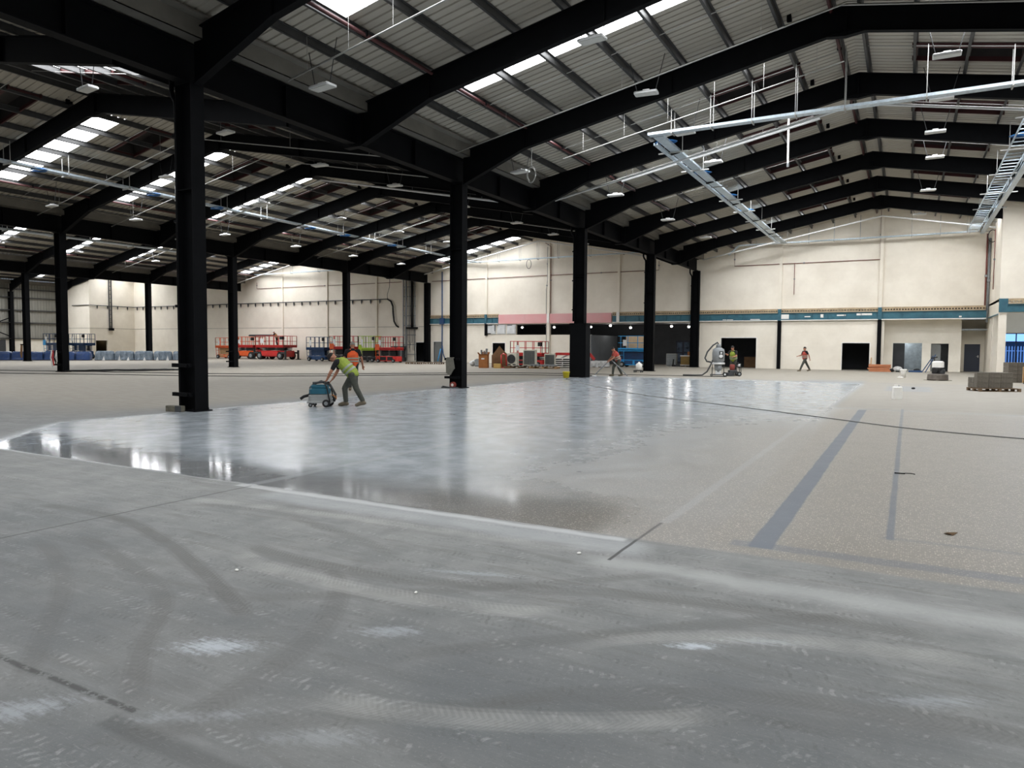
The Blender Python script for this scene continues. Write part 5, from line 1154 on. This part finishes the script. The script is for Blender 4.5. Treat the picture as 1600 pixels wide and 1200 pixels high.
t = thing('cable_heap', 'flat tangle of black cables beside the column with hanging cables', 'cable', (-25.0, 13.0, 0))
for i in range(7):
    a = random.uniform(0, 6); pts = [(-25.8 + q * .42 + random.uniform(-.35, .35), 11.9 + q * .75 + .5 * sin(q * 1.3 + a), .04 + .05 * random.random()) for q in range(7)]
    mb = MB(); mb.tube(pts, .035, 5); part('cable_strand', mb, BLACK, t, True, True)
# things on the battens of the columns
t = thing('grey_cloth', 'grey work cloth hanging from the upper batten of the second column of the row', 'cloth', (-.12, S - .3, .55))
mb = MB(); mb.prism([(-.2, .0), (-.02, -.06), (.1, .12), (.17, .2), (.1, .56), (-.18, .58), (-.22, .5)], -.05, .0); part('cloth_body', mb, mat('grey_cloth', (120, 118, 108), .9, 0, .1, 9, .3), t); mb = MB(); mb.box(-.16, .1, -.06, .06, .57, .61); part('fold', mb, mat('grey_cloth', (120, 118, 108)), t)
t = thing('red_hose_reel', 'small round red and white reel at the foot of the second column of the row', 'reel', (0, S - .32, 0)); mb = MB(); mb.lathe([(.05, -.05), (.115, -.05), (.115, .05), (.05, .05)], (-.02, 0, .125), 'y', 18); part('reel_ring', mb, mat('dull_red', (140, 58, 48), .5), t); mb = MB(); mb.lathe([(.055, -.06), (.055, .06)], (-.02, 0, .125), 'y', 12); part('reel_hub', mb, WHITE, t); mb = MB(); mb.tube([(-.1, -.1, .02), (-.4, -.2, .03), (-.5, 0, .06), (-.3, .05, .03), (.1, -.15, .03), (.2, 0, .02)], .025, 6); part('coiled_lead', mb, DGREY, t)
t = thing('concrete_offcut', 'rough concrete offcut lying against the foot of the column closest to the camera', 'block', (-.1, -.36, 0), .05); mb = MB(); mb.rbox(-.34, .14, -.09, .08, 0, .14, .012); part('offcut_body', mb, mat('rough_concrete', (122, 118, 104), .95, 0, .15, 14, .5), t); mb = MB(); mb.rbox(-.02, .16, -.095, -.05, 0, .145, .01); part('offcut_face', mb, mat('dark_concrete', (72, 74, 76), .95), t)
t = thing('hanging_leads', 'red and white leads hanging from the batten of the column beside the cable heap', 'cable', (-W - .2, S - .28, 0))
for i, (x, M) in enumerate(((-.35, WHITE), (-.2, RED), (.0, BLACK), (.12, WHITE))): mb = MB(); mb.tube([(x, -.02, 1.2), (x - .06, -.06, .8), (x + .08, -.05, .25 + .1 * i), (x + .05, -.05, 1.1)], .03, 6); part('lead', mb, M, t, False, True)
t = thing('hanging_leads', 'beige leads hung on the column among the blue bundles', 'cable', (-2 * W - .1, 2 * S - .25, 0)); mb = MB(); mb.tube([(-.3, 0, 1.5), (-.35, -.05, .6), (-.2, -.05, .3), (-.1, -.05, 1.4)], .06, 6); part('lead', mb, CARDB, t); mb = MB(); mb.box(-.4, 0, -.05, .05, 1.4, 1.5); part('hook_bar', mb, STEEL, t)
# litter on the near floor
for i, (x, y, s_, M, n, l) in enumerate(((15.31, -4.15, .05, WOODD, 'dry_leaf', 'curled dark leaf on the speckled floor between the screed strips'), (12.77, -6.29, .02, WHITE, 'stone_chip', 'pale chip just beside the open end of the floor joint'),
        (12.21, -7.63, .016, WHITE, 'stone_chip', 'pale chip on the tyre marks in the middle of the dusty floor'), (10.84, -7.89, .018, WHITE, 'stone_chip', 'pale chip beside the curved tyre mark'), (15.17, 21.2, .09, BLACK, 'dark_scrap', 'flat dark scrap on the screed beyond the white jerry can'),
        (8.98, 22.1, .06, WHITE, 'bottle_cap', 'small white cap on the polished floor before the big extractor'))):
    t = thing(n, l, 'litter', (x, y, 0), i); mb = MB()
    if n == 'dry_leaf': mb.add([(-.05, 0, .012), (-.02, -.025, .02), (.02, -.02, .004), (.06, .004, .03), (.02, .024, .008), (-.02, .022, .016)], [(0, 1, 2, 3, 4, 5)]); mb.add([(-.05, 0, .006), (-.02, -.025, .014), (.02, -.02, .0), (.06, .004, .024), (.02, .024, .002), (-.02, .022, .01)], [(5, 4, 3, 2, 1, 0)])
    else: mb.ell((0, 0, s_ * .4), (s_, s_ * .7, s_ * .45), 7, 5)
    part('litter_piece', mb, M, t)
fl_cable('wire_offcut', 'thin bent wire offcut beside the narrow screed strip', [(14.9, -.95), (14.95, -.9), (15.03, -.88), (15.07, -.92)], .005, BLACK, 'wire')

# ------------------------------------------------------------------ people
def remeshed(name, mb, M, parent, vox):
    o = part(name, mb, M, parent, False, True)
    r = o.modifiers.new('skin_over', 'REMESH'); r.mode = 'VOXEL'; r.voxel_size = vox; r.use_smooth_shade = True
    s_ = o.modifiers.new('relax', 'SMOOTH'); s_.factor = .5; s_.iterations = 3
    return o
def lerp(a, b, t): return Vector(a).lerp(Vector(b), t)
def hand(mb, wrist, direc, side, k=1.0, curl=.5):
    """palm, four unequal curled fingers and a side thumb; DIREC points along the hand, SIDE towards the thumb"""
    d = Vector(direc).normalized(); s_ = Vector(side); s_ = (s_ - d * s_.dot(d)).normalized(); n = d.cross(s_)
    w = Vector(wrist); p = w + d * .085 * k
    for q in (-.028, -.009, .01, .028): mb.cap(w + s_ * q * .7, p + s_ * q, .017, .015, 8)
    for q, L in ((-.032, .062), (-.011, .078), (.011, .084), (.032, .072)):
        a = p + s_ * q; b = a + (d * cos(curl) + n * sin(curl)) * L * .5; c = b + (d * cos(curl * 2.1) + n * sin(curl * 2.1)) * L * .5
        mb.cap(a, b, .0105, .0095, 8); mb.cap(b, c, .0095, .008, 8)
    a = w + d * .03 + s_ * .03; b = a + (d * .6 + s_ * .8).normalized() * .042; c = b + (d * .9 + s_ * .2 + n * .3).normalized() * .034
    mb.cap(a, b, .014, .012, 8); mb.cap(b, c, .012, .009, 8)
def person(label, loc, rz, J, vest, trou, shirt, hairM, vestM2=None, bare_arms=True, hat=None, vox=.013, boots=SHOE, head_dir=(1, 0, 0)):
    """J: joint positions in the person's own frame (x = facing). One continuous body; clothes and hair are parts over it."""
    t = thing('person', label, 'person', loc, rz)
    V = {k: Vector(v) for k, v in J.items()}
    hd = Vector(head_dir).normalized(); upv = (V['head'] - V['neck']).normalized(); sd = upv.cross(hd).normalized(); hd = sd.cross(upv).normalized()
    b = MB(); H_ = V['head']
    def hp(f, s_, u): return H_ + hd * f + sd * s_ + upv * u
    # head, jaw, face
    def el(c, r, nm=10):
        q = MB().ell((0, 0, 0), r, 14, 10); b.add([Vector(c) + hd * p[0] + sd * p[1] + upv * p[2] for p in q.v], q.f)
    el(hp(-.008, 0, .02), (.096, .076, .112)); el(hp(.03, 0, -.055), (.062, .056, .062)); el(hp(.098, 0, -.012), (.017, .014, .03)); el(hp(.082, 0, -.058), (.014, .026, .008)); el(hp(.08, 0, .022), (.014, .055, .014))
    for s_ in (-1, 1): el(hp(-.01, s_ * .08, -.005), (.024, .012, .034))
    b.cap(V['neck'] - upv * .03, hp(-.02, 0, -.04), .056, .054)
    # trunk and limbs
    b.cap(V['pel'], V['chest'], .125, .13); mid = lerp(V['pel'], V['chest'], .5); b.cap(V['chest'], V['neck'], .12, .065)
    for s_ in 'LR':
        sh, e, w, h, k, a = (V[q + s_] for q in ('sh', 'el', 'wr', 'hip', 'kn', 'an'))
        b.cap(V['chest'] + (V['neck'] - V['chest']) * .45, sh, .075, .062); b.cap(sh, e, .056, .043); b.cap(e, lerp(e, w, .35), .043, .043); b.cap(lerp(e, w, .35), w, .043, .028)
        fw = V.get('hd' + s_, (w - e)); side = V.get('th' + s_, Vector((0, 1 if s_ == 'R' else -1, .2)))
        hand(b, w, fw, side)
        b.cap(h, k, .078, .055); b.cap(k, lerp(k, a, .35), .053, .056); b.cap(lerp(k, a, .35), a, .056, .04); b.cap(a, a + Vector((.1, 0, -.03)), .038, .034)
    remeshed('body', b, SKIN, t, vox)
    # shirt: trunk and short sleeves
    c = MB(); c.cap(V['pel'], V['chest'], .142, .146); c.cap(V['chest'], V['neck'] - upv * .02, .138, .075)
    for s_ in 'LR':
        sh, e, w = V['sh' + s_], V['el' + s_], V['wr' + s_]
        c.cap(V['chest'] + (V['neck'] - V['chest']) * .45, sh, .09, .074); c.cap(sh, lerp(sh, e, .62 if bare_arms else 1), .073, .062 if bare_arms else .054)
        if not bare_arms: c.cap(e, lerp(e, w, .9), .054, .042)
    remeshed('shirt', c, shirt, t, vox * 1.3)
    # sleeveless vest
    v = MB(); lo = lerp(V['pel'], V['chest'], -.02)
    v.cap(lo, V['chest'], .165, .166)
    ax = (V['chest'] - V['pel']).normalized(); lat = (V['shL'] - V['shR']).normalized()
    for q in (-.07, .07): v.cap(lo + lat * q, V['chest'] + lat * q, .135, .135); v.cap(V['chest'] + lat * q, lerp(V['chest'], V['neck'], .72) + lat * q * 1.1, .128, .066)
    remeshed('vest', v, vest, t, vox * 1.4)
    fr = ax.cross(lat).normalized()
    for u, r in ((.22, .158), (.52, .162)):
        p = V['pel'].lerp(V['chest'], u); bb = MB(); ring = []
        for dz in (-.026, .026):
            for k in range(24):
                a_ = 2 * pi * k / 24; bb.v.append(tuple(p + ax * dz + lat * cos(a_) * (r + .068) + fr * sin(a_) * (r + .015)))
        for k in range(24): j = (k + 1) % 24; bb.f.append((k, j, 24 + j, 24 + k)); bb.mi.append(0)
        part('reflective_band', bb, BAND, t)
    # trousers and boots
    q = MB(); q.cap(V['hipL'], V['hipR'], .118, .118); q.cap(lerp(V['pel'], V['chest'], -.1), lerp(V['pel'], V['chest'], .14), .138, .135)
    for s_ in 'LR':
        h, k, a = V['hip' + s_], V['kn' + s_], V['an' + s_]
        q.cap(h, k, .104, .078); q.cap(k, lerp(k, a, .92), .077, .064)
    remeshed('trousers', q, trou, t, vox * 1.3)
    for s_ in 'LR':
        k, a = V['kn' + s_], V['an' + s_]; toe = V.get('toe' + s_, a + Vector((.17, 0, -.055)))
        z = MB(); z.cap(a + (k - a).normalized() * .06, a + Vector((0, 0, -.02)), .058, .055); heel = a + Vector((-.035, 0, -.035)); z.cap(heel, toe, .046, .042); z.cap(a + Vector((.02, 0, -.02)), lerp(a, toe, .7) + Vector((0, 0, .01)), .052, .04)
        z.v = [(p[0], p[1], max(p[2], min(a.z - .088, toe.z - .04))) for p in z.v]
        remeshed('boot', z, boots, t, vox)
    # hair or hat, eyes
    g = MB()
    def el2(c_, r, cut):
        e_ = MB().ell((0, 0, 0), r, 16, 12); g.add([Vector(c_) + hd * p[0] + sd * p[1] + upv * max(p[2], cut + .35 * max(p[0], -.03)) for p in e_.v], e_.f)
    if hat:
        el2(hp(-.01, 0, .045), (.118, .1, .11), .0); g2 = MB(); part('hat', g, hat, t, False, True); g = MB(); el2(hp(.05, 0, .05), (.11, .075, .012), -1); part('hat_brim', g, hat, t, False, True)
    else:
        el2(hp(-.016, 0, .032), (.1, .084, .112), -.015); part('hair', g, hairM, t, False, True)
    for s_ in (-1, 1):
        e_ = MB(); e_.ell(hp(.082, s_ * .03, .004), (.011, .011, .009), 8, 6); part('eye', e_, BLACK, t, False, True)
    return t
IML = math.atan2(-R.y, -R.x)             # heading that faces across the view towards the cladding wall
# bending worker, both hands on the vacuum's bar
person('person in a yellow vest bending forward to push a teal and grey vacuum', (2.18, 2.98, 0), IML,
       dict(pel=(-.1, 0, .86), chest=(.16, 0, 1.13), neck=(.31, 0, 1.235), head=(.425, 0, 1.27), shL=(.27, -.19, 1.16), shR=(.27, .19, 1.16), elL=(.36, -.26, .9), elR=(.42, .24, .88),
            wrL=(.47, -.17, .69), wrR=(.53, .16, .69), hipL=(-.1, -.1, .84), hipR=(-.1, .1, .84), knL=(.13, -.11, .47), knR=(-.22, .11, .47), anL=(.1, -.11, .09), anR=(-.4, .11, .13), toeR=(-.22, .11, .045),
            hdL=(.5, .0, -.5), hdR=(.5, 0, -.5)), HIVY, CLOTHG, CLOTHB, HAIRD, vox=.011, head_dir=(.8, 0, -.6))
person('person with grey hair in an orange vest standing behind the bending worker, back turned', (-2.2, 8.1, 0), IML + 1.9 - pi,
       dict(pel=(0, 0, .95), chest=(.03, 0, 1.27), neck=(.03, 0, 1.46), head=(.06, 0, 1.58), shL=(.02, -.2, 1.39), shR=(.02, .2, 1.39), elL=(-.02, -.31, 1.12), elR=(.04, .3, 1.12), wrL=(.1, -.36, .86), wrR=(.2, .3, .9),
            hipL=(0, -.1, .93), hipR=(0, .1, .93), knL=(.08, -.11, .5), knR=(-.02, .11, .5), anL=(.02, -.12, .09), anR=(-.12, .11, .09)), HIVO, CLOTHD, CLOTHB, HAIRG, vox=.014)
person('person in a red vest stooping to guide a long floor wand beyond the boxed column', (1.1, 25.4, 0), IML + .15,
       dict(pel=(-.12, 0, .9), chest=(.02, 0, 1.2), neck=(.1, 0, 1.36), head=(.17, 0, 1.46), shL=(.06, -.2, 1.3), shR=(.06, .2, 1.3), elL=(.16, -.25, 1.03), elR=(.2, .24, 1.0), wrL=(.36, -.15, .88), wrR=(.44, .1, .8),
            hipL=(-.12, -.1, .88), hipR=(-.12, .1, .88), knL=(.1, -.11, .49), knR=(-.12, .12, .48), anL=(.14, -.11, .09), anR=(-.3, .12, .12), toeR=(-.13, .12, .045), hdL=(.5, .1, -.4), hdR=(.5, -.1, -.4)), HIVR, CLOTHG, HIVR, HAIRD, vox=.015, head_dir=(.85, 0, -.5))
person('person in a red vest walking past the white gable wall with one arm swung forward', (8.75, 41.5, 0), IML + .1,
       dict(pel=(0, 0, .9), chest=(.02, 0, 1.22), neck=(.01, 0, 1.42), head=(.03, 0, 1.55), shL=(.02, -.2, 1.35), shR=(0, .2, 1.35), elL=(.12, -.26, 1.1), elR=(-.14, .27, 1.1), wrL=(.36, -.22, 1.05), wrR=(-.2, .28, .85),
            hipL=(0, -.09, .88), hipR=(0, .09, .88), knL=(-.2, -.1, .5), knR=(.2, .1, .5), anL=(-.42, -.1, .13), toeL=(-.26, -.1, .045), anR=(.38, .1, .09)), HIVR, CLOTHG, CLOTHB, HAIRD, vox=.015)
person('person in a pale yellow vest standing behind the tall grey dust extractor', (6.3, 30.3, 0), IML + .7,
       dict(pel=(0, 0, .93), chest=(.06, 0, 1.25), neck=(.09, 0, 1.44), head=(.13, 0, 1.56), shL=(.07, -.2, 1.37), shR=(.07, .2, 1.37), elL=(.2, -.27, 1.16), elR=(.16, .28, 1.12), wrL=(.4, -.2, 1.22), wrR=(.38, .22, 1.08),
            hipL=(0, -.1, .91), hipR=(0, .1, .91), knL=(.06, -.12, .49), knR=(-.02, .12, .49), anL=(.02, -.12, .09), anR=(-.1, .12, .09)), HIVY, CLOTHG, CLOTHB, HAIRD, vox=.015)
person('person in a white helmet and tan vest leaning on the big red lift rail', (-44.0, 43.4, 1.42), IML,
       dict(pel=(-.1, 0, .9), chest=(.06, 0, 1.2), neck=(.14, 0, 1.37), head=(.22, 0, 1.47), shL=(.1, -.2, 1.31), shR=(.1, .2, 1.31), elL=(.28, -.26, 1.1), elR=(.26, .26, 1.1), wrL=(.5, -.2, 1.12), wrR=(.48, .2, 1.12),
            hipL=(-.1, -.1, .88), hipR=(-.1, .1, .88), knL=(-.02, -.12, .48), knR=(-.12, .12, .48), anL=(-.1, -.12, .09), anR=(-.2, .12, .09)), mat('tan_vest', (176, 128, 84), .8), CLOTHB, CLOTHB, HAIRD, hat=WHITE, vox=.018)

# ------------------------------------------------------------------ machines used by the people
hx, hy = cos(IML), sin(IML)
t = thing('wet_dry_vacuum', 'teal and grey wheeled vacuum with a looped hose pushed by the bending worker', 'vacuum', (2.18 + hx * .6, 2.98 + hy * .6 - .2, 0), IML)
mb = MB(); mb.rbox(-.27, .27, -.2, .2, .13, .34, .05); mb.rbox(-.29, .3, -.22, .22, .1, .17, .03); part('tank', mb, mat('vacuum_grey', (150, 152, 150), .5), t)
mb = MB(); mb.rbox(-.24, .26, -.19, .19, .34, .52, .07); mb.rbox(-.2, .22, -.16, .16, .5, .57, .03); part('motor_head', mb, TEALP, t)
mb = MB(); mb.box(-.1, .04, -.2, -.185, .36, .46); mb.box(.2, .265, -.1, .1, .3, .4); mb.lathe([(.06, -.03), (.06, .03)], (.27, 0, .29), 'x', 12); part('inlet_and_switch', mb, DGREY, t)
mb = MB(); mb.tube([(.28, 0, .3), (.42, .04, .26), (.5, .06, .2)], .038, 10); part('nozzle', mb, BLACK, t, False, True)
mb = MB(); mb.tube([(-.3, -.24, .12), (-.34, -.22, .3), (-.2, -.2, .56), (0, -.2, .63), (.2, -.2, .6), (.31, -.18, .48), (.3, -.15, .32)], .032, 10); part('hose', mb, HOSE, t, False, True)
mb = MB(); mb.tube([(-.3, -.21, .12), (-.22, -.21, .5), (-.16, -.2, .63), (-.16, .2, .63), (-.22, .21, .5), (-.3, .21, .12)], .018, 8); part('push_bar', mb, BLACK, t, False, True)
mb = MB(); mb.tube([(.1, .1, .6), (.0, -.1, .66), (-.12, .05, .64), (.02, .16, .63), (.18, .0, .62)], .026, 8); part('coiled_lead', mb, DGREY, t, False, True)
for x, r in ((-.2, .1), (.2, .055)):
    for y in (-.2, .2): wheel('wheel', t, x, y, r, .05, MGREY)
mb = MB(); mb.tube([(-.28, -.05, .3), (-.4, -.08, .26), (-.42, .02, .2), (-.34, .05, .32)], .012, 6); part('tan_cord', mb, CARD, t, False, True)
# floor wand held by the stooping worker
t = thing('floor_wand', 'long pale vacuum wand with a floor head held by the stooping red vest worker', 'wand', (1.1 - .95, 25.4 - .65, 0))
dx = Vector((cos(IML + .15), sin(IML + .15), 0)); base = Vector((1.1, 25.4, 0)); sd_ = Vector((-dx.y, dx.x, 0))
P0 = base + dx * 1.18 + Vector((0, 0, .07)); P1 = base + dx * .5 + Vector((0, 0, .74)) + sd_ * 0; P2 = base + dx * .28 + Vector((0, 0, .9))
mb = MB(); mb.tube([P0, P1, P2, base - dx * .1 + sd_ * .3 + Vector((0, 0, .5)), base - dx * .5 + sd_ * .5 + Vector((0, 0, .03))], .026, 8); part('wand_tube', mb, MGREY, t, True, True)
mb = MB(); q = P0 - Vector((0, 0, .05)); mb.bar(q - sd_ * .2, q + sd_ * .2, .14, .05); part('floor_head', mb, WHITEM, t, True)
mb = MB(); mb.bar(q - sd_ * .14 + dx * .2, q + sd_ * .1 + dx * .22, .1, .04); part('brush_strip', mb, BLACK, t, True)
# dust extractor
t = thing('dust_extractor', 'tall grey dust extractor with a looping suction hose on the polished floor', 'extractor', (5.7, 29.2, 0), IML + pi - .25)
mb = MB(); mb.lathe([(.2, .72), (.33, .86), (.34, 1.3), (.3, 1.5), (.14, 1.6)], n=24); part('filter_drum', mb, MGREY, t, False, True)
mb = MB(); mb.lathe([(.13, 1.58), (.13, 1.72), (.08, 1.78)], n=16); part('motor_cap', mb, MGREY, t, False, True)
mb = MB(); mb.lathe([(.34, .66), (.36, .68), (.36, .74), (.34, .76)], n=24); part('clamp_ring', mb, WHITEM, t)
mb = MB(); mb.lathe([(.12, .18), (.2, .4), (.22, .66)], n=18); part('hopper', mb, MGREY, t, False, True)
mb = MB(); mb.rbox(-.14, .14, -.14, .14, .1, .34, .03); part('dust_bin', mb, WHITEM, t)
mb = MB(); mb.box(-.4, .42, -.3, .3, .07, .11); part('base_frame', mb, DGREY, t)
mb = MB(); mb.rbox(.02, .26, -.36, -.3, 1.0, 1.4, .03); part('control_panel', mb, DGREY, t); mb = MB(); mb.lathe([(.05, -.39), (.05, -.355)], (.14, 0, 1.3), 'y', 12); mb.lathe([(.1, -.38), (.1, -.36)], (.13, 0, 1.12), 'y', 14); part('gauge', mb, WHITEM, t)
mb = MB(); mb.tube([(0, 0, 1.75), (-.06, -.05, 1.88), (-.3, -.1, 1.72), (-.6, -.1, 1.35), (-.72, -.1, 1.0), (-.62, -.08, .82), (-.4, -.05, .78)], .045, 10); part('upper_hose', mb, HOSE, t, False, True)
mb = MB(); mb.tube([(-.3, -.1, .9), (-.42, -.15, .6), (-.6, -.18, .25), (-.85, -.2, .06), (-1.2, -.25, .05), (-1.9, -.1, .045)], .042, 10); part('floor_hose', mb, HOSE, t, False, True)
for x in (-.32, .32): mb = MB(); mb.bar((x, .24, .1), (x * .9, .2, 1.5), .04); part('upright', mb, DGREY, t)
for x, y, r in ((-.36, -.26, .06), (-.36, .26, .06), (.36, -.28, .11), (.36, .28, .11)): wheel('wheel', t, x, y, r, .05, WHITEM)
t = thing('floor_grinder', 'low floor grinder with red motor and wheels beside the grey dust extractor', 'grinder', (6.35, 29.75, 0), IML + pi - .1)
mb = MB(); mb.rbox(-.2, .25, -.2, .2, .18, .34, .04); part('frame', mb, DGREY, t)
mb = MB(); mb.lathe([(.12, .34), (.14, .38), (.14, .62), (.09, .66)], n=16); part('motor', mb, mat('dull_red', (140, 58, 48), .5), t, False, True)
mb = MB(); mb.lathe([(.26, .02), (.27, .05), (.25, .2)], (-.12, 0, 0), n=20); part('grinding_head', mb, DGREY, t)
mb = MB(); mb.tube([(.1, -.18, .4), (.3, -.2, .75), (.42, -.2, .7), (.44, -.2, .2)], .022, 8); mb.tube([(.1, .18, .4), (.3, .2, .75), (.42, .2, .7), (.44, .2, .2)], .022, 8); mb.tube([(.3, -.2, .75), (.3, .2, .75)], .022, 8); part('handle_frame', mb, BLACK, t)
mb = MB(); mb.rbox(.3, .46, -.12, .12, .55, .68, .02); part('switch_box', mb, WHITEM, t)
for y in (-.25, .25): wheel('wheel', t, .34, y, .13, .07, MGREY)
